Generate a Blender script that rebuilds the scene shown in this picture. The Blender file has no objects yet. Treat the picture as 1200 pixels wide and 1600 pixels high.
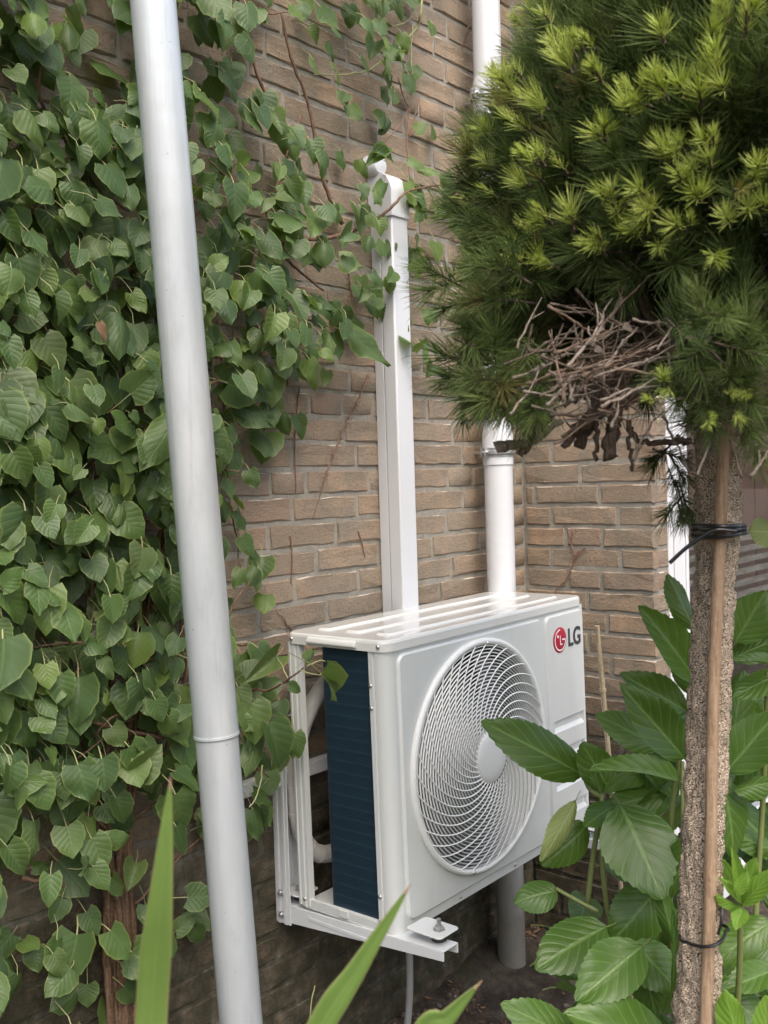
import bpy, bmesh, math, random
import numpy as np
from mathutils import Vector, Matrix, Euler
random.seed(7); rng = np.random.default_rng(7)
S = bpy.context.scene; COL = S.collection
R = math.radians

# ------------------------------------------------------------------ camera
CAM = Vector((-2.5265, -1.6286, 1.3946)); YAW, PITCH, ROLL, FPX = .71059, .033676, -.031076, 1576.18
fw = Vector((math.cos(YAW)*math.cos(PITCH), math.sin(YAW)*math.cos(PITCH), -math.sin(PITCH)))
r0 = Vector((math.sin(YAW), -math.cos(YAW), 0)); u0 = r0.cross(fw)
rt = r0*math.cos(ROLL)+u0*math.sin(ROLL); up = -r0*math.sin(ROLL)+u0*math.cos(ROLL)
cd = bpy.data.cameras.new('camera'); cam = bpy.data.objects.new('camera', cd); COL.objects.link(cam)
M = Matrix.Identity(4)
for i in range(3):
    M[i][0] = rt[i]; M[i][1] = up[i]; M[i][2] = -fw[i]; M[i][3] = CAM[i]
cam.matrix_world = M
cd.sensor_fit = 'VERTICAL'; cd.sensor_height = 36; cd.lens = 36*FPX/1600
cd.clip_start = .02; cd.clip_end = 500
cd.dof.use_dof = True; cd.dof.focus_distance = 2.1; cd.dof.aperture_fstop = 9
S.camera = cam

# ------------------------------------------------------------------ light
SUN_EL, SUN_AZ = 56, 238      # degrees; azimuth measured from +x towards +y of the direction the light comes from
w = bpy.data.worlds.new('World'); S.world = w; w.use_nodes = True
nt = w.node_tree; nt.nodes.clear()
sky = nt.nodes.new('ShaderNodeTexSky'); sky.sky_type = 'NISHITA'; sky.sun_disc = False
sky.sun_elevation = R(SUN_EL); sky.sun_rotation = R(90-SUN_AZ); sky.dust_density = 5; sky.air_density = 1.15; sky.ozone_density = .8
bg = nt.nodes.new('ShaderNodeBackground'); bg.inputs[1].default_value = .15
wo = nt.nodes.new('ShaderNodeOutputWorld'); nt.links.new(sky.outputs[0], bg.inputs[0]); nt.links.new(bg.outputs[0], wo.inputs[0])
sd = bpy.data.lights.new('sun', 'SUN'); sun = bpy.data.objects.new('sun', sd); COL.objects.link(sun)
sd.energy = .85; sd.angle = R(50); sd.color = (1, .985, .965)
SDIR = Vector((math.cos(R(SUN_AZ))*math.cos(R(SUN_EL)), math.sin(R(SUN_AZ))*math.cos(R(SUN_EL)), math.sin(R(SUN_EL))))
sun.rotation_euler = SDIR.to_track_quat('Z', 'Y').to_euler()
S.view_settings.view_transform = 'Standard'; S.view_settings.look = 'None'
S.view_settings.exposure = 1.14; S.view_settings.gamma = 1; S.view_settings.use_curve_mapping = False
S.render.engine = 'CYCLES'

# ------------------------------------------------------------------ helpers
def ray(px, py): return fw*FPX + rt*(px-600) - up*(py-800)
def wy(px, py, y):                       # point on the plane y = const (parallel to the long wall)
    d = ray(px, py); return CAM + d*((y-CAM.y)/d.y)
def at(px, py, depth): return CAM + ray(px, py)*(depth/FPX)
def topx(P):
    d = Vector(P)-CAM; z = d.dot(fw)
    return (600+FPX*d.dot(rt)/z, 800-FPX*d.dot(up)/z, z)

def tag(o, label=None, cat=None, group=None, kind=None):
    if label: o['label'] = label
    if cat: o['category'] = cat
    if group: o['group'] = group
    if kind: o['kind'] = kind
    return o
def empty(name, loc, label, cat, group=None):
    o = bpy.data.objects.new(name, None); COL.objects.link(o); o.location = loc; o.empty_display_size = .1
    return tag(o, label, cat, group)
def link(name, me, parent=None, mw=None):
    o = bpy.data.objects.new(name, me); COL.objects.link(o)
    if parent is not None: o.parent = parent
    if mw is not None: o.matrix_basis = mw     # matrix in the parent's frame
    return o

class MB:
    def __init__(s): s.v = []; s.f = []; s.m = []
    def add(s, vs, fs, mi=0):
        b = len(s.v); s.v += [tuple(v) for v in vs]; s.f += [tuple(b+i for i in f) for f in fs]; s.m += [mi]*len(fs)
    def box(s, a, b, mi=0):
        x0, y0, z0 = a; x1, y1, z1 = b
        s.add([(x0,y0,z0),(x1,y0,z0),(x1,y1,z0),(x0,y1,z0),(x0,y0,z1),(x1,y0,z1),(x1,y1,z1),(x0,y1,z1)],
              [(0,3,2,1),(4,5,6,7),(0,1,5,4),(1,2,6,5),(2,3,7,6),(3,0,4,7)], mi)
    def tube(s, pts, rad, n=10, mi=0, cap=True, jit=0, closed=False, sx=1, up0=None):
        pts = [Vector(p) for p in pts]; k = len(pts)
        if not hasattr(rad, '__len__'): rad = [rad]*k
        vs = []; prev = None
        for i, p in enumerate(pts):
            if closed: t = pts[(i+1) % k]-pts[i-1]
            else: t = pts[min(i+1, k-1)]-pts[max(i-1, 0)]
            if t.length < 1e-9: t = Vector((0, 0, 1))
            t.normalize()
            if prev is None:
                a = up0 if up0 is not None else (Vector((0, 0, 1)) if abs(t.z) < .9 else Vector((1, 0, 0)))
            else: a = prev
            a = (a - t*a.dot(t)).normalized(); prev = a; b = t.cross(a)
            for j in range(n):
                q = 2*math.pi*j/n; rr = rad[i]*(1+random.uniform(-jit, jit))
                vs.append(p+a*math.cos(q)*rr*sx+b*math.sin(q)*rr)
        fs = []
        for i in range(k if closed else k-1):
            i2 = (i+1) % k
            for j in range(n):
                fs.append((i*n+j, i*n+(j+1) % n, i2*n+(j+1) % n, i2*n+j))
        if cap and not closed:
            fs.append(tuple(range(n))[::-1]); fs.append(tuple((k-1)*n+j for j in range(n)))
        s.add(vs, fs, mi)
    def lathe(s, o, ax, prof, n=16, mi=0):          # prof: (distance along axis, radius)
        o = Vector(o); ax = Vector(ax).normalized(); a = ax.orthogonal().normalized(); b = ax.cross(a)
        vs = [o+ax*h+(a*math.cos(2*math.pi*j/n)+b*math.sin(2*math.pi*j/n))*r for h, r in prof for j in range(n)]
        k = len(prof); fs = [(i*n+j, i*n+(j+1) % n, (i+1)*n+(j+1) % n, (i+1)*n+j) for i in range(k-1) for j in range(n)]
        fs.append(tuple(range(n))[::-1]); fs.append(tuple((k-1)*n+j for j in range(n)))
        s.add(vs, fs, mi)
    def prism(s, outline, a, b, axis, mi=0, caps=True):   # outline 2d swept along axis from a to b
        def P(q, t):
            return {'x': (t, q[0], q[1]), 'y': (q[0], t, q[1]), 'z': (q[0], q[1], t)}[axis]
        n = len(outline); vs = [P(q, a) for q in outline]+[P(q, b) for q in outline]
        fs = [(i, (i+1) % n, n+(i+1) % n, n+i) for i in range(n)]
        if caps: fs += [tuple(range(n))[::-1], tuple(range(n, 2*n))]
        s.add(vs, fs, mi)
    def build(s, name, mats, parent=None, smooth=True, bevel=0, kind=None, auto=True, sharp=38):
        me = bpy.data.meshes.new(name); me.from_pydata(s.v, [], s.f)
        for m in (mats if isinstance(mats, (list, tuple)) else [mats]): me.materials.append(m)
        me.polygons.foreach_set('material_index', s.m)
        bm = bmesh.new(); bm.from_mesh(me); bmesh.ops.recalc_face_normals(bm, faces=bm.faces)
        if smooth:
            for f in bm.faces: f.smooth = True
            if auto:
                for e in bm.edges:
                    if len(e.link_faces) == 2 and e.calc_face_angle(0) > R(sharp): e.smooth = False
        bm.to_mesh(me); bm.free()
        o = link(name, me, parent)
        if bevel:
            b = o.modifiers.new('bevel', 'BEVEL'); b.width = bevel; b.segments = 2; b.limit_method = 'ANGLE'; b.angle_limit = R(35)
            b.harden_normals = False
        if kind: o['kind'] = kind
        return o

def spline(pts, n=6):
    pts = [Vector(p) for p in pts]; out = []
    P = [pts[0]*2-pts[1]]+pts+[pts[-1]*2-pts[-2]]
    for i in range(1, len(P)-2):
        for k in range(n):
            t = k/n; a, b, c, d = P[i-1], P[i], P[i+1], P[i+2]
            out.append(.5*((2*b)+(c-a)*t+(2*a-5*b+4*c-d)*t*t+(3*b-a-3*c+d)*t**3))
    return out+[pts[-1]]

# ------------------------------------------------------------------ materials
class NB:
    def __init__(s, name):
        s.m = bpy.data.materials.new(name); s.m.use_nodes = True; s.t = s.m.node_tree; s.t.nodes.clear()
        s.out = s.n('ShaderNodeOutputMaterial')
    def n(s, typ, **kw):
        x = s.t.nodes.new(typ)
        for k, v in kw.items(): setattr(x, k, v)
        return x
    def set(s, sock, v):
        if isinstance(v, bpy.types.NodeSocket): s.t.links.new(v, sock)
        elif hasattr(v, '__len__') and len(v) == 3 and sock.type == 'RGBA': sock.default_value = (*v, 1)
        else: sock.default_value = v
    def noise(s, scale, detail=4, rough=.6, vec=None, dist=0, out=0):
        x = s.n('ShaderNodeTexNoise'); s.set(x.inputs['Scale'], scale); x.inputs['Detail'].default_value = detail
        x.inputs['Roughness'].default_value = rough; x.inputs['Distortion'].default_value = dist
        if vec is not None: s.t.links.new(vec, x.inputs['Vector'])
        return x.outputs[out]
    def mathn(s, op, a, b=0, c=None, clamp=False):
        x = s.n('ShaderNodeMath', operation=op); x.use_clamp = clamp
        s.set(x.inputs[0], a); s.set(x.inputs[1], b)
        if c is not None: s.set(x.inputs[2], c)
        return x.outputs[0]
    def mix(s, f, a, b, mode='MIX'):
        x = s.n('ShaderNodeMix', data_type='RGBA', blend_type=mode)
        s.set(x.inputs[0], f); s.set(x.inputs[6], a); s.set(x.inputs[7], b); return x.outputs[2]
    def ramp(s, f, stops):
        x = s.n('ShaderNodeValToRGB'); s.set(x.inputs[0], f); e = x.color_ramp.elements
        while len(e) < len(stops): e.new(.5)
        for i, (p, c) in enumerate(stops):
            e[i].position = p; e[i].color = (*c, 1) if hasattr(c, '__len__') else (c, c, c, 1)
        return x.outputs[0]
    def step(s, f, a, b):
        x = s.n('ShaderNodeMapRange'); x.interpolation_type = 'SMOOTHSTEP'; s.set(x.inputs[0], f)
        x.inputs[1].default_value = a; x.inputs[2].default_value = b; return x.outputs[0]
    def obj(s): return s.n('ShaderNodeTexCoord').outputs['Object']
    def geo(s, o='Position'): return s.n('ShaderNodeNewGeometry').outputs[o]
    def mapv(s, vec, scale=(1, 1, 1)):
        x = s.n('ShaderNodeMapping'); s.t.links.new(vec, x.inputs[0]); x.inputs['Scale'].default_value = scale; return x.outputs[0]
    def bump(s, h, strength, dist, nrm=None):
        x = s.n('ShaderNodeBump'); s.set(x.inputs['Height'], h); x.inputs['Strength'].default_value = strength; x.inputs['Distance'].default_value = dist
        if nrm is not None: s.t.links.new(nrm, x.inputs['Normal'])
        return x.outputs[0]
    def bsdf(s, color, rough=.5, metal=0, bump=None, coat=0, spec=.5, trans=0, sss=0, finish=True):
        x = s.n('ShaderNodeBsdfPrincipled'); s.set(x.inputs['Base Color'], color); s.set(x.inputs['Roughness'], rough)
        s.set(x.inputs['Metallic'], metal); x.inputs['Coat Weight'].default_value = coat; x.inputs['Coat Roughness'].default_value = .12
        x.inputs['Specular IOR Level'].default_value = spec; x.inputs['Transmission Weight'].default_value = trans
        if bump is not None: s.t.links.new(bump, x.inputs['Normal'])
        if finish: s.t.links.new(x.outputs[0], s.out.inputs[0])
        return x
    def rnd(s):                             # one random number per object, or per piece of a joined mesh
        a = s.n('ShaderNodeAttribute', attribute_name='tint').outputs['Fac']
        return s.mathn('FRACT', s.mathn('ADD', s.n('ShaderNodeObjectInfo').outputs['Random'], a))

def simple(name, col, rough=.5, metal=0, nz=30, var=.12, bmp=.0, coat=0, bdist=.001, spec=.5):
    b = NB(name); p = b.obj()
    f = b.noise(nz, 5, .6, p); dark = tuple(c*(1-var) for c in col); lite = tuple(min(1, c*(1+var)) for c in col)
    c = b.mix(f, dark, lite)
    nb = b.bump(b.noise(nz*3, 4, .6, p), bmp, bdist) if bmp else None
    r = b.mathn('ADD', b.mathn('MULTIPLY', b.noise(nz*.5, 3, .5, p), .14), rough-.07)
    b.bsdf(c, r, metal, nb, coat, spec); return b.m

def make_brick():
    b = NB('brick_clay'); P = b.geo(); r = b.rnd()
    base = b.ramp(r, [(0, (.285, .21, .15)), (.25, (.36, .258, .175)), (.5, (.32, .25, .185)), (.75, (.385, .27, .18)), (.9, (.30, .21, .155)), (1, (.32, .248, .17))])
    big = b.noise(11, 5, .65, P); c = b.mix(b.step(big, .3, .7), base, (.235, .20, .155)); c = b.mix(b.mathn('MULTIPLY', b.step(b.noise(38, 5, .7, P), .5, .72), .4), c, (.20, .165, .125))
    streak = b.noise(1, 6, .7, b.mapv(P, (60, 60, 210))); c = b.mix(b.mathn('MULTIPLY', b.step(streak, .45, .8), .45), c, (.46, .36, .27))
    pits = b.step(b.noise(420, 3, .7, P), .60, .74); c = b.mix(b.mathn('MULTIPLY', pits, .5), c, (.12, .09, .07))
    # pale lime crust left along upper arrises
    nz = b.n('ShaderNodeSeparateXYZ'); b.t.links.new(b.geo('True Normal'), nz.inputs[0])
    crust = b.mathn('MULTIPLY', b.step(nz.outputs[2], .3, .6), b.step(b.noise(9, 3, .6, P), .52, .62)); c = b.mix(b.mathn('MULTIPLY', crust, .8), c, (.62, .56, .48))
    lime = b.step(b.noise(16, 5, .75, P), .64, .78); c = b.mix(b.mathn('MULTIPLY', lime, .35), c, (.48, .44, .38))
    c = algae_shade(b, P, c)
    h = b.mathn('ADD', b.noise(140, 5, .7, P), b.mathn('MULTIPLY', streak, .8)); h = b.mathn('SUBTRACT', h, pits)
    b.bsdf(c, .92, 0, b.bump(h, 1, .0032), spec=.2); return b.m
def algae_shade(b, P, c):                         # green-black growth plus plant shade painted into the foot of the wall, ragged patches
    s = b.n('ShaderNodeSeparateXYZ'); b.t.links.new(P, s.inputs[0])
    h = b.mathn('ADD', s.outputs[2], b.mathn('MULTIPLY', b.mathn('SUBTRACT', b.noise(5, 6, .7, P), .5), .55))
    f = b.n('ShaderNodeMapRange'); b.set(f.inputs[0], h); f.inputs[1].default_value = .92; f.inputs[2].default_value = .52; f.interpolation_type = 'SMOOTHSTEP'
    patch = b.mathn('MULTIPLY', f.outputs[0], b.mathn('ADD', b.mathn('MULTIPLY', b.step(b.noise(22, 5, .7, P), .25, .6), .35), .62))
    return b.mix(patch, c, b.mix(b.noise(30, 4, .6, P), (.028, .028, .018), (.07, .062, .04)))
def make_mortar():
    b = NB('lime_mortar'); P = b.geo()
    c = b.ramp(b.noise(25, 6, .7, P), [(.25, (.21, .195, .165)), (.5, (.30, .28, .24)), (.75, (.38, .355, .31))])
    c = b.mix(b.step(b.noise(60, 4, .7, P), .62, .72), c, (.17, .155, .13)); c = algae_shade(b, P, c)
    b.bsdf(c, .95, 0, b.bump(b.noise(160, 6, .75, P), .9, .004), spec=.15); return b.m

def leaf_mat(name, cols, edge, vein, veins=9, under=(.25, .33, .16), rough=.42, transl=.35, vstr=.55, spot=0, spec=.4, bs=.5):
    b = NB(name); uv = b.n('ShaderNodeUVMap').outputs[0]; s = b.n('ShaderNodeSeparateXYZ'); b.t.links.new(uv, s.inputs[0])
    u, v = s.outputs[0], s.outputs[1]; au = b.mathn('ABSOLUTE', u); P = b.geo(); r = b.rnd()
    c = b.ramp(r, [(i/(len(cols)-1), k) for i, k in enumerate(cols)])
    c = b.mix(b.mathn('MULTIPLY', b.noise(28, 4, .6, P), .6), c, tuple(x*.55 for x in cols[len(cols)//2]))
    e = b.n('ShaderNodeAttribute', attribute_name='edge').outputs['Fac']
    c = b.mix(b.mathn('MULTIPLY', b.step(e, .86, 1.0), .5), c, edge)
    mid = b.mathn('SUBTRACT', 1, b.step(au, .012, .05))
    v = b.mathn('ADD', v, b.mathn('MULTIPLY', b.mathn('SUBTRACT', b.noise(16, 2, .5, P), .5), .09))
    ph = b.mathn('MULTIPLY', b.mathn('SUBTRACT', v, b.mathn('MULTIPLY', b.mathn('POWER', au, .85), .62)), veins)
    tri = b.mathn('ABSOLUTE', b.mathn('SUBTRACT', b.mathn('FRACT', ph), .5))     # 0 mid .. .5 edges
    sv = b.mathn('SUBTRACT', 1, b.step(tri, .03, .10))
    vm = b.mathn('MAXIMUM', mid, b.mathn('MULTIPLY', sv, .6))
    c = b.mix(b.mathn('MULTIPLY', vm, vstr), c, vein)
    if spot:
        c = b.mix(b.mathn('MULTIPLY', b.step(b.noise(90, 3, .6, P), .68, .74), spot), c, (.10, .06, .02))
    back = b.geo('Backfacing'); c2 = b.mix(back, c, b.mix(.6, c, under))
    rid = b.mathn('SUBTRACT', b.mathn('MULTIPLY', tri, 1.2), b.mathn('MULTIPLY', vm, .8))
    bm_ = b.bump(b.mathn('ADD', rid, b.mathn('MULTIPLY', b.noise(230, 3, .6, P), .35)), bs, .0018)
    x = b.bsdf(c2, rough, 0, bm_, spec=spec, finish=False)
    tr = b.n('ShaderNodeBsdfTranslucent'); b.set(tr.inputs[0], b.mix(.5, c, (.30, .45, .04))); mx = b.n('ShaderNodeMixShader'); mx.inputs[0].default_value = transl
    b.t.links.new(x.outputs[0], mx.inputs[1]); b.t.links.new(tr.outputs[0], mx.inputs[2]); b.t.links.new(mx.outputs[0], b.out.inputs[0])
    return b.m
def needle_mat(name, a, bb, transl=.25):
    b = NB(name); r = b.rnd(); P = b.geo()
    c = b.mix(b.mathn('MULTIPLY', b.noise(45, 3, .6, P), .8), b.mix(r, a, bb), tuple(x*.6 for x in a)); c = b.mix(b.step(r, .93, .97), c, b.mix(b.noise(300, 2, .5, P), c, (.30, .19, .09)))
    x = b.bsdf(c, .45, spec=.35, finish=False); tr = b.n('ShaderNodeBsdfTranslucent'); b.set(tr.inputs[0], c); mx = b.n('ShaderNodeMixShader'); mx.inputs[0].default_value = transl
    b.t.links.new(x.outputs[0], mx.inputs[1]); b.t.links.new(tr.outputs[0], mx.inputs[2]); b.t.links.new(mx.outputs[0], b.out.inputs[0]); return b.m
def bark_mat(name, lo, mid, hi, sc=(70, 70, 12), bd=.004, plate=False):
    b = NB(name); P = b.obj(); v = b.mapv(P, sc)
    n = b.noise(1, 6, .72, v, .6); f2 = b.noise(140, 4, .7, P)
    if plate:
        vo = b.n('ShaderNodeTexVoronoi', feature='DISTANCE_TO_EDGE'); b.t.links.new(b.mapv(P, (48, 48, 80)), vo.inputs['Vector']); vo.inputs['Randomness'].default_value = 1
        crack = b.step(vo.outputs['Distance'], .0, .12); h = b.mathn('ADD', b.mathn('MULTIPLY', crack, .8), n)
    else: h = n
    c = b.ramp(h if not plate else b.mathn('MULTIPLY', h, .62), [(.3, lo), (.52, mid), (.78, hi)]); c = b.mix(b.mathn('MULTIPLY', b.step(f2, .45, .7), .4), c, hi)
    b.bsdf(c, .9, 0, b.bump(b.mathn('ADD', h, b.mathn('MULTIPLY', f2, .3)), 1, bd), spec=.2); return b.m

MT = {}
MT['brick'] = make_brick(); MT['mortar'] = make_mortar()
MT['ac'] = simple('cream_white_enamel', (.60, .615, .595), .3, 0, 6, .02, 0, .35)
MT['ac_cover'] = simple('glossy_cream_enamel', (.66, .66, .635), .16, 0, 6, .02, 0, .6)
MT['grille'] = simple('white_grille_plastic', (.72, .725, .70), .35, 0, 8, .02)
def acm(name, base, rough, coat):
    b = NB(name); P = b.obj(); d = b.mathn('MULTIPLY', b.step(b.noise(5, 6, .7, b.mapv(P, (1.5, 1.5, .6))), .45, .8), .3)
    c = b.mix(d, base, tuple(x*.72 for x in (base[0], base[1]*.98, base[2]*.92))); sp = b.mathn('MULTIPLY', b.step(b.noise(170, 3, .6, P), .70, .76), .35); c = b.mix(sp, c, (.28, .25, .2))
    b.bsdf(c, b.mathn('ADD', b.mathn('MULTIPLY', d, .7), rough), 0, b.bump(b.noise(2.5, 2, .5, P), .08, .01), coat); return b.m
MT['ac'] = acm('cream_white_enamel', (.60, .62, .605), .28, .3); MT['ac_cover'] = acm('glossy_cream_enamel', (.66, .665, .64), .13, .6)
MT['dark'] = simple('dark_cavity', (.02, .022, .024), .8, 0, 20, .1)
MT['fan'] = simple('grey_fan_plastic', (.20, .203, .203), .45, 0, 20, .05)
MT['pvc'] = simple('white_pvc', (.62, .635, .66), .38, 0, 4, .04, .05, .1)
def pvcm():
    b = NB('stained_white_pvc'); P = b.geo(); s = b.n('ShaderNodeSeparateXYZ'); b.t.links.new(P, s.inputs[0])
    c = b.mix(b.noise(4, 4, .6, P), (.60, .615, .64), (.66, .67, .69)); h = b.mathn('ADD', s.outputs[2], b.mathn('MULTIPLY', b.noise(6, 6, .7, b.mapv(P, (3, 3, 1))), .25))
    f = b.n('ShaderNodeMapRange'); b.set(f.inputs[0], h); f.inputs[1].default_value = .75; f.inputs[2].default_value = .30; c = b.mix(f.outputs[0], c, b.mix(b.noise(30, 5, .7, P), (.15, .14, .12), (.25, .235, .21)))
    sp = b.step(b.noise(110, 3, .6, P), .70, .75); c = b.mix(b.mathn('MULTIPLY', sp, .4), c, (.3, .28, .25))
    b.bsdf(c, .4, 0, None, .05); return b.m
MT['pipe'] = pvcm()
MT['bracket'] = simple('white_powder_coat', (.62, .64, .65), .4, 0, 14, .05, .1)
MT['foam'] = simple('pipe_foam_tape', (.62, .60, .56), .6, 0, 40, .08, .2)
MT['screw'] = simple('zinc_screw', (.55, .55, .55), .35, .9, 60, .1)
MT['rubber'] = simple('black_rubber', (.02, .02, .02), .6, 0, 40, .2)
MT['frame'] = simple('white_lacquer_frame', (.66, .67, .69), .35, 0, 4, .02)
MT['soft_grey'] = simple('grey_hose', (.33, .33, .32), .5, 0, 20, .08)
MT['red'] = simple('badge_red', (.42, .012, .035), .3, 0, 20, .03, 0, .3)
MT['badge_white'] = simple('badge_white', (.8, .8, .8), .35, 0, 20, .01)
MT['ink'] = simple('dark_grey_print', (.045, .048, .055), .4, 0, 20, .03)
MT['tie'] = simple('black_tie_plastic', (.012, .012, .013), .35, 0, 60, .2, .1)
MT['bark'] = bark_mat('flaky_grey_bark', (.085, .06, .042), (.34, .255, .18), (.60, .49, .37), (22, 22, 40), .008, True)
MT['stem'] = bark_mat('vine_stem_bark', (.07, .04, .026), (.17, .10, .07), (.30, .20, .14), (90, 90, 14), .002)
MT['vtrunk'] = bark_mat('shredding_vine_bark', (.03, .02, .013), (.16, .095, .058), (.36, .25, .17), (150, 150, 7), .009)
MT['greenstem'] = simple('green_stem', (.16, .19, .06), .5, 0, 40, .25, .1)
MT['petiole'] = simple('pale_petiole', (.30, .30, .14), .5, 0, 60, .3)
MT['redstem'] = simple('reddish_young_stem', (.22, .12, .08), .6, 0, 40, .25)
MT['deadtwig'] = bark_mat('dead_twig', (.09, .07, .055), (.22, .18, .145), (.38, .33, .28), (120, 120, 60), .003)
MT['deadtwig2'] = bark_mat('brown_dead_twig', (.06, .04, .028), (.16, .11, .08), (.27, .20, .15), (120, 120, 60), .002)
MT['branch'] = bark_mat('dark_branch', (.035, .026, .02), (.11, .082, .062), (.22, .175, .135), (90, 90, 30), .005)
MT['bamboo'] = bark_mat('bamboo_cane', (.15, .095, .06), (.30, .205, .13), (.42, .32, .22), (260, 260, 5.0), .0012)
MT['palestick'] = bark_mat('pale_stick', (.22, .17, .10), (.42, .34, .22), (.55, .46, .33), (200, 200, 5.0), .0006)
MT['vleaf'] = leaf_mat('vine_leaf', [(.042, .082, .03), (.06, .12, .036), (.09, .16, .044), (.045, .092, .042), (.15, .225, .05), (.07, .13, .05), (.05, .10, .034), (.11, .155, .055)], (.27, .33, .09), (.12, .19, .06), 6, (.16, .22, .12), .42, .3, .34, .35, .4, .34)
MT['hleaf'] = leaf_mat('hydrangea_leaf', [(.045, .098, .014), (.062, .135, .018), (.085, .17, .024), (.062, .13, .024)], (.07, .16, .03), (.19, .30, .09), 7, (.18, .27, .10), .36, .28, .5, .3, .45, .38)
MT['hleaf_new'] = leaf_mat('hydrangea_young_leaf', [(.13, .26, .03), (.17, .32, .04), (.20, .36, .05)], (.2, .34, .05), (.3, .42, .12), 7, (.2, .3, .1), .35, .35, .5)
MT['hleaf_pale'] = leaf_mat('mottled_pale_leaf', [(.24, .31, .09), (.28, .34, .12)], (.3, .34, .12), (.42, .46, .22), 8, (.2, .3, .1), .5, .3, .6, .3)
MT['needle'] = needle_mat('green_needles', (.13, .205, .06), (.36, .46, .15), .5)
MT['needle_new'] = needle_mat('young_needles', (.62, .74, .16), (.80, .86, .30), .45)
MT['sword'] = leaf_mat('sword_leaf', [(.16, .27, .06), (.19, .30, .07)], (.42, .34, .17), (.26, .38, .12), 0.01, (.16, .27, .06), .45, .3, .4)

def galv(name='weathered_zinc_pipe', k=1.0):
    b = NB(name); P = b.obj(); s = b.mapv(P, (14, 14, 2.2))
    c = b.ramp(b.noise(1, 5, .65, s), [(p, tuple(min(.8, x*k) for x in q)) for p, q in ((.3, (.40, .435, .455)), (.55, (.47, .50, .515)), (.8, (.56, .58, .585)))])
    c = b.mix(b.mathn('MULTIPLY', b.step(b.noise(30, 6, .75, b.mapv(P, (1, 1, .35))), .5, .75), .45), c, (.33*k, .35*k, .355*k))
    c = b.mix(b.mathn('MULTIPLY', b.step(b.noise(150, 3, .6, P), .70, .75), .6), c, (.17, .17, .16)); c = b.mix(b.mathn('MULTIPLY', b.step(b.noise(1, 5, .7, b.mapv(P, (55, 55, 1.6))), .52, .74), .45), c, (.30*k, .31*k, .31*k))
    rr = b.mathn('ADD', b.mathn('MULTIPLY', b.noise(25, 4, .6, P), .25), .22)
    b.bsdf(c, rr, .25, b.bump(b.noise(7, 3, .5, P), .3, .006), spec=.6); return b.m
MT['galv'] = galv('weathered_zinc_pipe', .92); MT['galv_new'] = galv('pale_zinc_pipe', 1.42)
def coilm():
    b = NB('blue_coated_fins'); P = b.obj(); s = b.n('ShaderNodeSeparateXYZ'); b.t.links.new(P, s.inputs[0])
    row = b.mathn('ABSOLUTE', b.mathn('SUBTRACT', b.mathn('FRACT', b.mathn('MULTIPLY', s.outputs[2], 42)), .5))
    fin = b.mathn('FRACT', b.mathn('MULTIPLY', b.mathn('ADD', s.outputs[0], s.outputs[1]), 620))
    c = b.mix(b.mathn('MULTIPLY', b.step(row, .34, .5), .6), (.012, .034, .055), (.028, .060, .085)); c = b.mix(b.mathn('MULTIPLY', b.noise(14, 4, .6, P), .5), c, (.008, .02, .03))
    b.bsdf(c, .45, .2, b.bump(b.mathn('ADD', b.mathn('MULTIPLY', row, 1.0), b.mathn('MULTIPLY', fin, .6)), .35, .0012)); return b.m
MT['coil'] = coilm()
def soil():
    b = NB('dark_garden_soil'); P = b.geo()
    c = b.ramp(b.noise(14, 7, .72, P), [(.3, (.04, .032, .024)), (.5, (.095, .078, .062)), (.72, (.22, .185, .15))])
    c = b.mix(b.step(b.noise(4, 4, .6, P), .52, .66), c, (.14, .105, .08)); c = b.mix(b.mathn('MULTIPLY', b.step(b.noise(7, 5, .6, P), .58, .68), .5), c, (.05, .07, .02))
    h = b.mathn('ADD', b.noise(55, 7, .75, P), b.mathn('MULTIPLY', b.noise(260, 4, .7, P), .4)); b.bsdf(c, .95, 0, b.bump(h, 1, .014), spec=.1); return b.m
MT['soil'] = soil()
MT['crumb'] = simple('soil_crumb', (.14, .115, .09), .95, 0, 60, .5, .5)
MT['pebble'] = simple('pale_pebble', (.40, .37, .33), .8, 0, 60, .3, .3)
MT['litter'] = simple('dry_leaf_litter', (.17, .10, .055), .85, 0, 60, .5, .3)
def glassm():
    b = NB('door_glass'); b.bsdf((.9, .95, .95), .02, 0, None, trans=1.0); return b.m
MT['glass'] = glassm()
MT['blind'] = simple('red_brown_wood', (.17, .085, .06), .6, 0, 12, .3)
MT['greywood'] = bark_mat('grey_wood', (.14, .12, .10), (.26, .235, .21), (.40, .37, .34), (8, 60, 60), .001)
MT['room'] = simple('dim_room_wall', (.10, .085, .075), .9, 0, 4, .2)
MT['lavender'] = simple('lavender_petals', (.30, .22, .45), .7, 0, 60, .2)
MT['paper'] = simple('pale_card', (.70, .72, .70), .7, 0, 20, .04)

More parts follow.
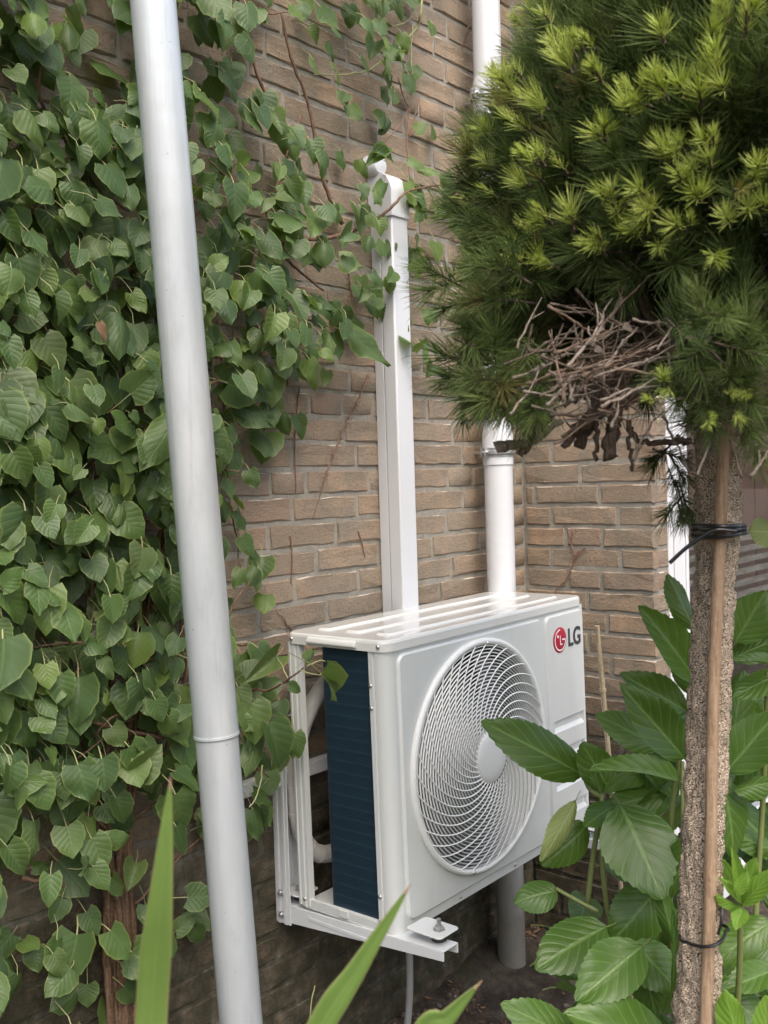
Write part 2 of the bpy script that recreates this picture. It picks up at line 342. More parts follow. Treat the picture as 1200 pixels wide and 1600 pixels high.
# ------------------------------------------------------------------ ground
def grid_axis(lo, hi, f0, f1, nf, nc):
    a = list(np.linspace(lo, f0, nc, endpoint=False)); return a+list(np.linspace(f0, f1, nf, endpoint=False))+list(np.linspace(f1, hi, nc))
def build_ground():
    xs = grid_axis(-60, 60, -2.2, .9, 120, 8); ys = grid_axis(-60, 40, -1.8, .05, 80, 8)
    from mathutils import noise
    vs = []
    for y in ys:
        for x in xs:
            inn = max(0, min(1, (x+2.2)/.3, (.9-x)/.3, (y+1.8)/.3))
            n = noise.fractal(Vector((x*6, y*6, 0)), .6, 2.1, 5)*.018
            mound = .05*math.exp(-((x+.25)**2+(y+.02)**2)/.06)+.035*math.exp(-(y/.07)**2)
            vs.append((x, y, (n+mound)*inn))
    nx = len(xs); fs = [(j*nx+i, j*nx+i+1, (j+1)*nx+i+1, (j+1)*nx+i) for j in range(len(ys)-1) for i in range(nx-1)]
    m = MB(); m.add(vs, fs); o = m.build('garden_soil', MT['soil'], auto=False); o['kind'] = 'structure'
build_ground()

def join_copies(name, items, mats, parent, kind='stuff'):
    """items: list of (mesh, matrix4); joined into one real mesh carrying a random 'tint' per piece."""
    V = []; F = []; MI = []; T = []; UV = []; E = []; base = 0
    for me, mw in items:
        n = len(me.vertices); co = np.empty(n*3); me.vertices.foreach_get('co', co); co = co.reshape(-1, 3)
        A = np.array(mw); V.append(co@A[:3, :3].T+A[:3, 3])
        F += [tuple(base+i for i in p.vertices) for p in me.polygons]; mi = np.empty(len(me.polygons), dtype=int); me.polygons.foreach_get('material_index', mi); MI.append(mi)
        T.append(np.full(n, random.random()))
        if 'edge' in me.attributes:
            e = np.empty(n); me.attributes['edge'].data.foreach_get('value', e); E.append(e)
        if me.uv_layers:
            u = np.empty(len(me.loops)*2); me.uv_layers[0].data.foreach_get('uv', u); UV.append(u)
        base += n
    V = np.vstack(V); me2 = bpy.data.meshes.new(name); me2.from_pydata(V.tolist(), [], F)
    for m in mats: me2.materials.append(m)
    me2.polygons.foreach_set('material_index', np.concatenate(MI)); me2.polygons.foreach_set('use_smooth', [True]*len(F))
    a = me2.attributes.new('tint', 'FLOAT', 'POINT'); a.data.foreach_set('value', np.concatenate(T))
    if E: a = me2.attributes.new('edge', 'FLOAT', 'POINT'); a.data.foreach_set('value', np.concatenate(E))
    if UV: uv = me2.uv_layers.new(name='UVMap'); uv.data.foreach_set('uv', np.concatenate(UV))
    o = link(name, me2, parent); o['kind'] = kind; return o

# ------------------------------------------------------------------ brick walls
def brick_mesh(L, seed, H=.0495, D=.05):
    """rough-arrised face brick; face at y=0 looking to -y, x 0..L, z 0..H"""
    rr = random.Random(seed); m = MB(); n = max(2, int(L/.035)); c = .0030
    def ring(inset, y, j):
        pts = []
        for i in range(n): pts.append((inset+(L-2*inset)*i/n, inset))
        pts += [(L-inset, inset), (L-inset, H/2)]
        for i in range(n): pts.append((L-inset-(L-2*inset)*i/n, H-inset))
        pts += [(inset, H-inset), (inset, H/2)]
        return [(x+rr.uniform(-j, j), y+rr.uniform(-j, j)*.7, z+rr.uniform(-j, j)) for x, z in pts]
    a = ring(0, .030, 0.0); b = ring(0, .0035, .0018); d = ring(c, 0, .0022); N = len(a)
    vs = a+b+d+[(L*.3, -.0008, H/2), (L*.7, -.0008, H/2)]
    fs = [(i, (i+1) % N, N+(i+1) % N, N+i) for i in range(N)]+[(N+i, N+(i+1) % N, 2*N+(i+1) % N, 2*N+i) for i in range(N)]
    fs += [tuple(range(2*N, 3*N))]
    m.add(vs[:3*N], fs); me = bpy.data.meshes.new('brick'); me.from_pydata(m.v, [], m.f); me.materials.append(MT['brick'])
    bm = bmesh.new(); bm.from_mesh(me); bmesh.ops.recalc_face_normals(bm, faces=bm.faces)
    ctr = Vector((L/2, .02, H/2))
    for f in bm.faces:
        if (f.calc_center_median()-ctr).dot(f.normal) < 0: f.normal_flip()
    bm.to_mesh(me); bm.free(); return me
STD = {k: [brick_mesh(l, i*10+int(l*1000)) for i in range(nv)] for k, l, nv in (('s', .204, 7), ('h', .0985, 4), ('q', .145, 4), ('c', .052, 3))}
LEN = {'s': .204, 'h': .0985, 'q': .145, 'c': .052}
PITCH_Z = .06; Z0 = 1.6
def finish_wall(root, items, limit, name='brick', stuff='distant_brickwork'):
    sc = []
    for me, mw, L in items:
        p = topx(mw@Vector((L/2, 0, .025))); vis = p[2] > .3 and -60 < p[0] < 1260 and -60 < p[1] < 1660
        sc.append((vis, L/(max(p[2], .1)**2)))
    order = sorted(range(len(items)), key=lambda i: sc[i], reverse=True)
    own = [i for i in order[:limit] if sc[i][0]]; os_ = set(own)
    for i in own: link(name, items[i][0], root, items[i][1])
    rest = [(items[i][0], items[i][1]) for i in range(len(items)) if i not in os_]
    if rest: join_copies(stuff, rest, [MT['brick']], root)
wall = empty('brick_wall', (0, 0, 0), 'long tan brick house wall behind the climbing plant and the air conditioner', 'wall')
m = MB(); m.box((-4.6, .0028, -.2), (.1, .2, 3.46)); m.build('mortar', MT['mortar'], wall, False)
items = []; prevj = []
for k in range(-30, 27):
    z = Z0-PITCH_Z*k+.0055
    x = -4.55+random.uniform(0, .1); js = []
    while x < -.01:
        for _ in range(12):
            t = random.choices('shq', (.72, .2, .08))[0]; xe = x+LEN[t]+.0105
            if all(abs(xe-j) > .035 for j in prevj): break
        if xe > -.002:                       # close the course at the inner corner
            rem = -x-.004
            if rem < .03: break
            me = brick_mesh(rem, k+500); L = rem
        else: me = random.choice(STD[t]); L = LEN[t]
        mw = Matrix.Translation((x, random.uniform(-.0025, .0015), z+random.uniform(-.0015, .0015)))@Matrix.Rotation(random.uniform(-.004, .004), 4, 'Y')
        items.append((me, mw, L)); x += L+.0105+random.uniform(-.002, .002); js.append(x)
    prevj = js
finish_wall(wall, items, 299)
pier = empty('brick_pier', (0, -.2, 0), 'short return wall of tan brick between the inner corner and the white door frame', 'wall')
m = MB(); m.box((.0028, -.4017, -.2), (.0995, .0018, 3.46)); o = m.build('mortar', MT['mortar'], None, False); o.parent = pier; o.location = (0, .2, 0)
pat = {3: [.10, .30], 4: [.19], 5: [.04, .25], 6: [.095, .305], 7: [.14, .255], 8: [.09, .31], 9: [.145, .25], 10: [.205], 11: [.15, .265], 12: [.205], 13: [.12, .275], 14: [.18]}
items = []
for k in range(-30, 27):
    js = pat.get(k) or random.choice([[.19], [.04, .25], [.095, .305], [.14, .25]]) if k in pat else [[.19], [.095, .305], [.205], [.04, .25]][k % 4]
    cuts = [0.004]+js+[.4105]; z = Z0-PITCH_Z*k+.0055
    for a, b_ in zip(cuts, cuts[1:]):
        L = b_-a-.0105+(.0 if b_ < .41 else .004); me = brick_mesh(L, int(k*7+a*1000))
        # brick's length runs from y=-b to y=-a, face looks to -x
        mw = Matrix.Translation((random.uniform(-.002, .0015), -a-.004+.2, z+random.uniform(-.001, .001)))@Matrix.Rotation(-math.pi/2, 4, 'Z')
        items.append((me, mw, L))
        if b_ > .41:                          # its short end shows on the pier's face
            me2 = brick_mesh(.096, int(k*7+3)); items.append((me2, Matrix.Translation((.0025, -.4045+.2, z)), .09))
finish_wall(pier, items, 290)
m = MB()                                     # wall above and beyond the glazed door, outside the picture
m.box((.1, -.33, 2.45), (3.2, .2, 3.46)); m.box((1.45, -.33, -.2), (3.2, .2, 2.45)); o = m.build('mortar', MT['mortar'], pier, False); o.location = (0, .2, 0)
items = []
for k in range(-30, 27):
    z = Z0-PITCH_Z*k+.0055; x = .101 if k < -13 else 1.455
    x += (k % 2)*.0
    first = True
    while x < 3.1:
        t = 'h' if (first and k % 2) else 's'; first = False
        items.append((random.choice(STD[t]), Matrix.Translation((x, -.3385+.2, z)), LEN[t])); x += LEN[t]+.0105
join_copies('distant_brickwork', [(a, b) for a, b, c in items], [MT['brick']], pier)

# ------------------------------------------------------------------ glazed door with white frame
door = empty('glazed_door', (.7, -.38, 0), 'glazed garden door with white frame just right of the brick return wall, behind the tree trunk', 'door')
D = Vector((.7, -.38, 0))
def part(mb, name, mat, parent, off, **k):
    mb.v = [tuple(Vector(v)-off) for v in mb.v]; return mb.build(name, mat, parent, **k)
m = MB(); fx0, fx1 = .104, 1.44
for a, b_ in (((fx0, -.392, .06), (fx0+.07, -.30, 2.44)), ((fx1-.07, -.392, .06), (fx1, -.30, 2.44)), ((fx0+.07, -.392, 2.37), (fx1-.07, -.30, 2.44)), ((fx0+.07, -.392, .06), (fx1-.07, -.30, .12))): m.box(a, b_)
m.box((fx0+.052, -.399, .06), (fx0+.060, -.3925, 2.44)); m.box((fx0+.012, -.397, .06), (fx0+.017, -.3925, 2.44))
part(m, 'outer_frame', MT['frame'], door, D, bevel=.003, smooth=False)
m = MB()
for x0, x1 in ((.180, .300), (1.29, 1.362)):
    m.box((x0, -.375, .13), (x1, -.32, 2.36))
m.box((.300, -.375, .13), (1.29, -.32, .24)); m.box((.300, -.375, 2.27), (1.29, -.32, 2.36)); m.box((.196, -.380, .13), (.202, -.3755, 2.36)); m.box((.272, -.380, .24), (.282, -.3755, 2.27))
part(m, 'sash', MT['frame'], door, D, bevel=.003, smooth=False)
m = MB(); m.box((.300, -.352, .24), (1.29, -.346, 2.27)); part(m, 'glass_pane', MT['glass'], door, D, smooth=False)
m = MB(); m.box((-.02+.13, .35, .0), (1.44, .37, 2.44)); m.box((.12, -.29, .0), (1.44, .35, .02)); m.box((.12, -.29, 2.4), (1.44, .35, 2.42)); m.box((1.42, -.29, .02), (1.44, .35, 2.4)); m.box((.12, -.2, .02), (.13, .35, 2.4))
part(m, 'room_lining', MT['room'], door, D, smooth=False)
m = MB()
for i in range(5): m.box((.30+i*.2, -.27, .95), (.49+i*.2, -.26, 2.3))
part(m, 'curtain', MT['blind'], door, D, smooth=False)
m = MB()
for i in range(6): m.box((.30, -.335+i*.008, .96+i*.036), (1.28, -.325+i*.008, .978+i*.036))
part(m, 'sill_slats', MT['greywood'], door, D, smooth=False)
m = MB(); m.box((.70, -.3535, .60), (.80, -.3525, .70)); 
for i in range(5): m.box((.708, -.3541, .612+i*.016), (.79, -.3537, .615+i*.016), 1)
part(m, 'paper_notice', [MT['paper'], MT['ink']], door, D, smooth=False)

# ------------------------------------------------------------------ white rain pipe in the corner
PX, PY = -.243, -.078
dp = empty('downpipe', (PX, PY, 0), 'round white rain pipe clamped in the inner corner of the brick wall', 'pipe')
def cyl(mb, o, z0, z1, r, n=40, mi=0): mb.tube([(o[0], o[1], z0), (o[0], o[1], z1)], r, n, mi)
m = MB(); cyl(m, (0, 0), .0, 1.50, .0385); m.build('pipe_section', MT['pipe'], dp)
m = MB(); cyl(m, (0, 0), 1.50, 3.4, .0375); m.build('pipe_section', MT['pipe'], dp)
for z in (1.475, 2.402):
    m = MB(); m.lathe((0, 0, z-.055), (0, 0, 1), [(0, .039), (.001, .0415), (.085, .0415), (.10, .0395), (.108, .038)], 40); m.build('socket', MT['pipe'], dp)
for z in (1.455, 2.405):
    m = MB()
    for dz in (-.010, .010):
        m.tube([(.0428*math.cos(a), .0428*math.sin(a), z+dz) for a in np.linspace(0, 2*math.pi, 48, endpoint=False)], .0022, 6, closed=True)
    m.tube([(.0424*math.cos(a), .0424*math.sin(a), z) for a in np.linspace(0, 2*math.pi, 48, endpoint=False)], .008, 6, closed=True, sx=1)
    m.box((-.062, .0, z-.013), (-.040, .004, z+.013)); m.box((-.062, .010, z-.013), (-.040, .014, z+.013)); m.tube([(-.053, -.006, z), (-.053, .022, z)], .004, 8)
    m.tube([(0, .04, z), (0, .078, z)], .005, 8)
    m.build('pipe_clamp', MT['screw'], dp)
# ------------------------------------------------------------------ cable trunking on the wall
CX0, CX1, CD, CT = -.655, -.594, .071, 2.045
du = empty('line_cover', ((CX0+CX1)/2, 0, 1.0), 'white square pipe cover running up the brick wall from behind the air conditioner', 'pipe cover')
oc = Vector(((CX0+CX1)/2, 0, 1.0)); tl = Matrix.Rotation(.004, 4, 'Y')
m = MB(); m.box((CX0, -CD, .55), (CX1, -.0315, CT)); part(m, 'cover_lid', MT['pvc'], du, oc, bevel=.004)
m = MB(); m.box((CX0+.002, -.030, .55), (CX1-.002, -.0012, CT)); part(m, 'cover_base', MT['pvc'], du, oc, bevel=.002)
m = MB()                                     # rounded wall elbow at the top
prof = [(-CD-.003, CT-.02), (-CD-.003, CT+.035)]+[(-CD-.003+.074*(1-math.cos(a)), CT+.035+.060*math.sin(a)) for a in np.linspace(.15, math.pi/2, 9)]+[(-.001, CT+.095), (-.001, CT-.02)]
m.prism(prof, CX0-.003, CX1+.003, 'x'); part(m, 'end_elbow', MT['pvc'], du, oc, bevel=.004)
m = MB(); m.prism([(-CD-.0045, CT-.024), (-CD-.0045, CT-.016), (-.001, CT-.016), (-.001, CT-.024)], CX0-.0045, CX1+.0045, 'x'); part(m, 'elbow_rim', MT['pvc'], du, oc, bevel=.001)
m = MB(); c0 = Vector((CX0-.006, -.001, CT+.10)); m.lathe((CX0+.004, -.002, CT+.105), (0, -1, 0), [(0, .028), (.028, .028), (.036, .022), (.039, .01)], 24); part(m, 'wall_rosette', MT['pvc'], du, oc)

# ------------------------------------------------------------------ air conditioner
AO = Vector((-1.0359, -.3456, .4824)); AW, AD, AH = .7833, .2756, .5928
ac = empty('air_conditioner', AO, 'white outdoor air conditioner unit with a large round fan grille, on a wall bracket', 'air conditioner')
ac.rotation_euler = (-.0084, -.0064, .0114)
def rrect(x0, z0, x1, z1, r, n=6):
    out = []
    for cx, cz, a0 in ((x1-r, z1-r, 0), (x0+r, z1-r, 90), (x0+r, z0+r, 180), (x1-r, z0+r, 270)):
        for i in range(n+1):
            a = R(a0+90*i/n); out.append((cx+r*math.cos(a), cz+r*math.sin(a)))
    return out
def circ(cx, cz, r, n=72): return [(cx+r*math.cos(2*math.pi*i/n), cz+r*math.sin(2*math.pi*i/n)) for i in range(n)]
def holed(mb, loops, y, mi=0):               # flat face at y, first loop outer, others holes
    bm = bmesh.new()
    for lp in loops:
        vs = [bm.verts.new((x, y, z)) for x, z in lp]
        for i in range(len(vs)): bm.edges.new((vs[i], vs[(i+1) % len(vs)]))
    bmesh.ops.triangle_fill(bm, use_beauty=True, use_dissolve=False, edges=bm.edges[:])
    bm.verts.index_update(); mb.add([v.co[:] for v in bm.verts], [tuple(v.index for v in f.verts) for f in bm.faces], mi); bm.free()
def loft(mb, la, ya, lb, yb, mi=0):
    n = len(la); mb.add([(x, ya, z) for x, z in la]+[(x, yb, z) for x, z in lb], [(i, (i+1) % n, n+(i+1) % n, n+i) for i in range(n)], mi)
FC = (.308, .296); FR = .250
m = MB(); ZT = .571
outer = [(.024, 0), (AW-.002, 0), (AW-.002, ZT), (.024, ZT)]
l1o, l1i = rrect(.032, .020, .583, .562, .022), rrect(.037, .025, .578, .557, .018)
l2o, l2i = rrect(.594, .020, .777, .562, .02), rrect(.599, .025, .772, .557, .016)
holed(m, [outer, l1o, l2o], 0)
for a, b_ in ((l1o, l1i), (l2o, l2i)):
    k1 = [(p[0]*.7+q[0]*.3, p[1]*.7+q[1]*.3) for p, q in zip(a, b_)]; k2 = [(p[0]*.3+q[0]*.7, p[1]*.3+q[1]*.7) for p, q in zip(a, b_)]
    loft(m, a, 0, k1, -.0012); loft(m, k1, -.0012, k2, -.0048); loft(m, k2, -.0048, b_, -.006)
YP = -.006
cA = circ(*FC, FR); holed(m, [l1i, cA], YP); loft(m, cA, YP, circ(*FC, FR-.002), .02)
# right panel with five pressed louvres
gs = [.272-.0715*i for i in range(4)]; rects = [[(.618, z), (.764, z), (.764, z+.030), (.618, z+.030)] for z in gs]
holed(m, [l2i]+rects, YP)
for z in gs:
    x0, x1 = .618, .764; q = .0065
    m.add([(x0, YP, z), (x1, YP, z), (x1, YP, z+.030), (x0, YP, z+.030), (x0+.004, YP+q, z+.010), (x1-.004, YP+q, z+.010), (x1-.004, YP+q, z+.0285), (x0+.004, YP+q, z+.0285)],
          [(0, 1, 5, 4), (1, 2, 6, 5), (2, 3, 7, 6), (3, 0, 4, 7), (4, 5, 6, 7)])
m.add([(AW-.002, 0, 0), (AW, .004, 0), (AW, .03, 0), (AW, .03, ZT), (AW, .004, ZT), (AW-.002, 0, ZT)], [(0, 1, 4, 5), (1, 2, 3, 4)])
m.add([(.024, 0, 0), (AW-.002, 0, 0), (AW-.002, .02, -.001), (.024, .02, -.001)], [(0, 1, 2, 3)])
m.build('front_panel', MT['ac'], ac, sharp=14)
m = MB(); pf = [(.024, .0), (.016, .0015), (.009, .005), (.004, .011), (.001, .018), (0, .024), (0, .0290), (.0035, .0300), (.0035, .0350), (0, .036), (0, .0455), (.003, .047), (.02, .047), (.024, .0)]
n = len(pf); m.add([(x, y, -.001) for x, y in pf]+[(x, y, ZT) for x, y in pf], [(i, i+1, n+i+1, n+i) for i in range(n-1)]); m.add([(x, y, -.001) for x, y in pf[:-1]], [tuple(range(n-1))])
m.build('corner_panel', MT['ac'], ac)
m = MB(); pf = [(.016, .240), (0, .240), (0, .2450), (.004, .246), (.004, .2515), (0, .2525), (0, .2605), (.0035, .2615), (.0035, .2665), (0, .2675), (.001, .2725), (.006, AD), (.03, AD), (.03, .27), (.022, .27)]
n = len(pf); m.prism(pf, .004, ZT, 'z'); m.build('corner_post', MT['ac'], ac)
m = MB(); m.box((AW-.012, .03, .0), (AW, AD, ZT)); m.box((.45, AD-.01, .0), (AW-.0125, AD, ZT)); m.build('side_panel', MT['ac'], ac, bevel=.003)
# base pan with upstand
m = MB(); m.prism(rrect(.002, .006, AW-.002, AD-.002, .018), -.0005, .004, 'z'); m.box((.002, .05, .004), (.006, AD-.03, .020)); m.box((.002, .051, .020), (.010, AD-.03, .022))
m.box((-.0015, .13, .006), (.0018, .155, .022)); m.build('base_pan', MT['ac'], ac, bevel=.0015)
# coil
m = MB(); pf = [(.010, .020), (.010, .168)]+[(.010+.032*(1-math.cos(a)), .168+.030*math.sin(a)) for a in np.linspace(.2, math.pi/2, 7)]+[(.70, .198), (.70, .175), (.046, .175), (.036, .166), (.034, .155), (.034, .020)]
m.prism(pf, .012, ZT-.002, 'z'); m.build('condenser_coil', MT['coil'], ac)
# top cover
m = MB(); lo = rrect(-.003, -.004, AW+.001, AD+.003, .026, 8); n = len(lo)
def ins(lp, d, cx=AW/2, cy=AD/2): return [(x+(d if x < cx else -d), y+(d if y < cy else -d)) for x, y in lp]
lv = [(lo, .5695), (lo, .586), (ins(lo, .0012), .5905), (ins(lo, .004), .5928)]
for (a, za), (b_, zb) in zip(lv, lv[1:]): m.add([(x, y, za) for x, y in a]+[(x, y, zb) for x, y in b_], [(i, (i+1) % n, n+(i+1) % n, n+i) for i in range(n)])
# ribs: raised flats running the length of the lid
top = ins(lo, .004); bands = [(.035, .075), (.115, .160), (.200, .240)]
bm = bmesh.new(); vs = [bm.verts.new((x, y, .5928)) for x, y in top]
for i in range(len(vs)): bm.edges.new((vs[i], vs[(i+1) % len(vs)]))
rb = []
for y0, y1 in bands:
    lp = rrect(.055, y0, AW-.055, y1, .009, 4); q = [bm.verts.new((x, y, .5928)) for x, y in lp]
    for i in range(len(q)): bm.edges.new((q[i], q[(i+1) % len(q)]))
    rb.append(lp)
bmesh.ops.triangle_fill(bm, use_beauty=True, use_dissolve=False, edges=bm.edges[:]); bm.verts.index_update()
m.add([v.co[:] for v in bm.verts], [tuple(v.index for v in f.verts) for f in bm.faces]); bm.free()
for lp in rb:
    cyy = sum(p[1] for p in lp)/len(lp); inn = [(x+(.004 if x < AW/2 else -.004), y+(.004 if y < cyy else -.004)) for x, y in lp]; k = len(lp)
    md = [((p[0]+q[0])/2, (p[1]+q[1])/2) for p, q in zip(lp, inn)]
    for (a, za), (b_, zb) in (((lp, .5928), (md, .5948)), ((md, .5948), (inn, .5966))):
        m.add([(x, y, za) for x, y in a]+[(x, y, zb) for x, y in b_], [(i, (i+1) % k, k+(i+1) % k, k+i) for i in range(k)])
    m.add([(x, y, .5966) for x, y in inn], [tuple(range(k))])
m.build('top_cover', MT['ac_cover'], ac, sharp=20)
m = MB(); m.prism([(-.0032, .590), (-.010, .586), (-.0125, .579), (-.011, .5745), (-.0032, .5745)], .072, .206, 'y'); m.build('handle_ledge', MT['ac_cover'], ac, bevel=.002)
# guard grille
def dome(r): return YP-.005-.020*(1-min(1, (r/.245))**2.2)-.0
m = MB(); m.tube([(FC[0]+.2485*math.cos(a), -.009, FC[1]+.2485*math.sin(a)) for a in np.linspace(0, 2*math.pi, 120, endpoint=False)], .0075, 10, closed=True, up0=Vector((0, 1, 0)))
m.build('grille_rim', MT['grille'], ac)
m = MB()
for i in range(24):
    r = .0665+(.2415-.0665)*(i+.2)/23.6
    m.tube([(FC[0]+r*math.cos(a), dome(r)+.0015, FC[1]+r*math.sin(a)) for a in np.linspace(0, 2*math.pi, 96, endpoint=False)], .00145, 4, closed=True, up0=Vector((0, 1, 0)), sx=1.7)
m.build('grille_rings', MT['grille'], ac)
m = MB(); NS = 36
for i in range(NS):
    pts = []
    for k in range(19):
        t = k/18; r = .058+(.246-.058)*t; a = 2*math.pi*i/NS-R(8)-R(78)*t**.9
        pts.append((FC[0]+r*math.cos(a), dome(r)-.0022, FC[1]+r*math.sin(a)))
    m.tube(pts, .0017, 4)
m.build('grille_spokes', MT['grille'], ac)
m = MB(); m.lathe((FC[0], dome(0)+.012, FC[1]), (0, -1, 0), [(0, .060), (.009, .0600), (.013, .0575), (.0155, .052), (.0165, .03), (.0168, .003)], 48); m.build('hub_cap', MT['grille'], ac)
# fan and shroud inside
m = MB(); m.tube([(FC[0], y, FC[1]) for y in (.02, .06, .10)], [.247, .240, .238], 64, cap=False); m.build('fan_shroud', MT['fan'], ac)
m = MB(); m.box((.04, .120, .02), (.60, .124, .56)); m.box((.60, .012, .02), (.604, .17, .56)); m.build('inner_bulkhead', MT['dark'], ac, smooth=False)
m = MB(); m.lathe((FC[0], .03, FC[1]), (0, 1, 0), [(0, .045), (.01, .06), (.07, .065)], 32)
for b_ in range(3):
    a0 = R(20+120*b_); vs = []
    for i in range(9):
        r = .055+.175*i/8
        for j in range(9):
            t = j/8; a = a0+R(78)*(t-.5)*(1+.15*i/8)+R(18)*(i/8)**1.5; vs.append((FC[0]+r*math.cos(a), .085-.05*t, FC[1]+r*math.sin(a)))
    m.add(vs, [(i*9+j, i*9+j+1, (i+1)*9+j+1, (i+1)*9+j) for i in range(8) for j in range(8)])
m.build('fan_blades', MT['fan'], ac)
# screws
for p, ax in [((-.003, .257, .580), (-1, 0, 0)), ((-.003, .016, .580), (-1, 0, 0)), ((0, .040, .075), (-1, 0, 0)), ((0, .042, .500), (-1, 0, 0)), ((0, .042, .455), (-1, 0, 0)), ((0, .254, .020), (-1, 0, 0)), ((0, .04, .022), (-1, 0, 0)),
              ((.215, -.0005, .010), (0, -1, 0)), ((.43, -.0005, .010), (0, -1, 0)), ((.33, -.017, .540), (0, -1, 0)), ((.245, -.017, .056), (0, -1, 0))]:
    m = MB(); m.lathe(p, ax, [(0, .0045), (.0015, .0042), (.003, .0025), (.0033, .0008)], 14); m.build('screw', MT['screw'], ac)
# badge
bx, bz, by, br = .656, .497, YP-.0008, .0315
m = MB(); m.lathe((bx, YP+.0004, bz), (0, -1, 0), [(0, br), (.0012, br), (.0016, br-.001)], 48); m.build('badge_disc', MT['red'], ac)
m = MB(); yb = YP-.0022
def ribbon(mb, pts, wd):
    pts = [Vector((x, 0, z)) for x, z in pts]; L_ = []; R_ = []
    for i, p in enumerate(pts):
        t = (pts[min(i+1, len(pts)-1)]-pts[max(i-1, 0)]).normalized(); nn = Vector((t.z, 0, -t.x))*wd/2; L_.append(p+nn); R_.append(p-nn)
    k = len(pts); mb.add([(v.x, yb, v.z) for v in L_+R_]+[(v.x, yb+.0008, v.z) for v in L_+R_], [(i, i+1, k+i+1, k+i) for i in range(k-1)])
rr_ = br*.80
ribbon(m, [(bx+rr_*math.cos(a), bz+rr_*math.sin(a)) for a in np.linspace(R(88), R(360), 40)]+[(bx+rr_*.35, bz)], .0034)
ribbon(m, [(bx, bz+rr_*.45), (bx, bz-rr_*.42)], .0034); ribbon(m, [(bx-.0017, bz-rr_*.42), (bx+rr_*.38, bz-rr_*.42)], .0034)
m.lathe((bx-rr_*.42, yb+.0006, bz+rr_*.38), (0, -1, 0), [(0, .0036), (.0006, .0036)], 16)
m.build('badge_symbol', MT['badge_white'], ac, smooth=False)
fc = bpy.data.curves.new('badge_letters', 'FONT'); fc.body = 'LG'; fc.size = .068; fc.extrude = .0006; fc.offset = .0014; fc.space_character = 1.0
fo = bpy.data.objects.new('tmp', fc); COL.objects.link(fo); bpy.context.view_layer.update()
me = bpy.data.meshes.new_from_object(fo); bpy.data.objects.remove(fo); me.materials.clear(); me.materials.append(MT['ink']); me.name = 'badge_letters'
xs = [v.co.x for v in me.vertices]; zs = [v.co.y for v in me.vertices]; sx = .060/(max(xs)-min(xs)); sz = .046/(max(zs)-min(zs))
link('badge_letters', me, ac, Matrix.Translation((.697-min(xs)*sx, YP-.0010, .474-min(zs)*sz))@Matrix.Rotation(math.pi/2, 4, 'X')@Matrix.Diagonal((sx, sz, 1, 1)))

# ------------------------------------------------------------------ wall bracket
bk = empty('wall_bracket', (-.7, -.02, .46), 'white steel wall bracket with arms carrying the air conditioner', 'bracket'); ob = Vector((-.7, -.02, .46))
def channel_y(mb, x0, x1, z0a, z0b, z1, z2, ya, yb):   # inverted U along y; bottom edge rises from z0a (wall) to z0b (tip)
    t = .0028
    mb.add([(x0, ya, z1-t), (x1, ya, z1-t), (x1, ya, z1), (x0, ya, z1), (x0, yb, z2-t), (x1, yb, z2-t), (x1, yb, z2), (x0, yb, z2)], [(0, 1, 2, 3), (7, 6, 5, 4), (0, 4, 5, 1), (1, 5, 6, 2), (2, 6, 7, 3), (3, 7, 4, 0)])
    for xa, xb in ((x0, x0+t), (x1-t, x1)):
        mb.add([(xa, ya, z0a), (xb, ya, z0a), (xb, ya, z1-t), (xa, ya, z1-t), (xa, yb, z0b), (xb, yb, z0b), (xb, yb, z2-t), (xa, yb, z2-t)], [(0, 1, 2, 3), (7, 6, 5, 4), (0, 4, 5, 1), (1, 5, 6, 2), (2, 6, 7, 3), (3, 7, 4, 0)])
for x0 in (-1.038, -.345):
    m = MB(); channel_y(m, x0, x0+.048, .430, .471, .470, .491, -.004, -.462); m.box((x0-.0015, -.30, .455), (x0-.0002, -.10, .463)); part(m, 'arm', MT['bracket'], bk, ob, bevel=.001)
    m = MB(); t = .003
    m.box((x0-.004, -.006, .43), (x0+.052, -.003, .785)); m.box((x0-.004, -.048, .43), (x0-.001, -.006, .785)); m.box((x0+.049, -.048, .43), (x0+.052, -.006, .785))
    m.box((x0-.0065, -.040, .43), (x0-.0045, -.030, .785)); m.box((x0-.0065, -.020, .43), (x0-.0045, -.010, .785)); part(m, 'upright', MT['bracket'], bk, ob, bevel=.001)
    for z in (.452, .500):
        m = MB(); m.lathe((x0-.0065, -.025, z), (-1, 0, 0), [(0, .007), (.004, .007), (.004, .0045), (.009, .004)], 6); part(m, 'bolt', MT['screw'], bk, ob)
    for yy in (-.425, -.04):
        zz = .4735+(.0175*(-yy)/.46)
        m = MB(); m.lathe((x0+.036, yy, zz), (0, 0, 1), [(0, .013), (.003, .016), (.012, .0155), (.0165, .013)], 24); part(m, 'rubber_foot', MT['rubber'], bk, ob)
        m = MB(); m.prism(rrect(x0+.004, yy-.026, x0+.070, yy+(.060 if yy < -.2 else .03), .010), zz+.017, zz+.0205, 'z'); part(m, 'foot_plate', MT['ac'], bk, ob, bevel=.0015)
        m = MB(); m.lathe((x0+.036, yy, zz+.0205), (0, 0, 1), [(0, .013), (.002, .013), (.002, .009), (.008, .009), (.008, .005), (.022, .0048), (.023, .003)], 6); part(m, 'bolt', MT['screw'], bk, ob)
m = MB(); m.box((-1.19, -.034, .735), (-.02-.3, -.0315, .765)); m.box((-1.19, -.0315, .7622), (-.32, -.010, .765)); m.box((-1.19, -.0315, .735), (-.32, -.010, .7378)); part(m, 'cross_rail', MT['bracket'], bk, ob, bevel=.001)

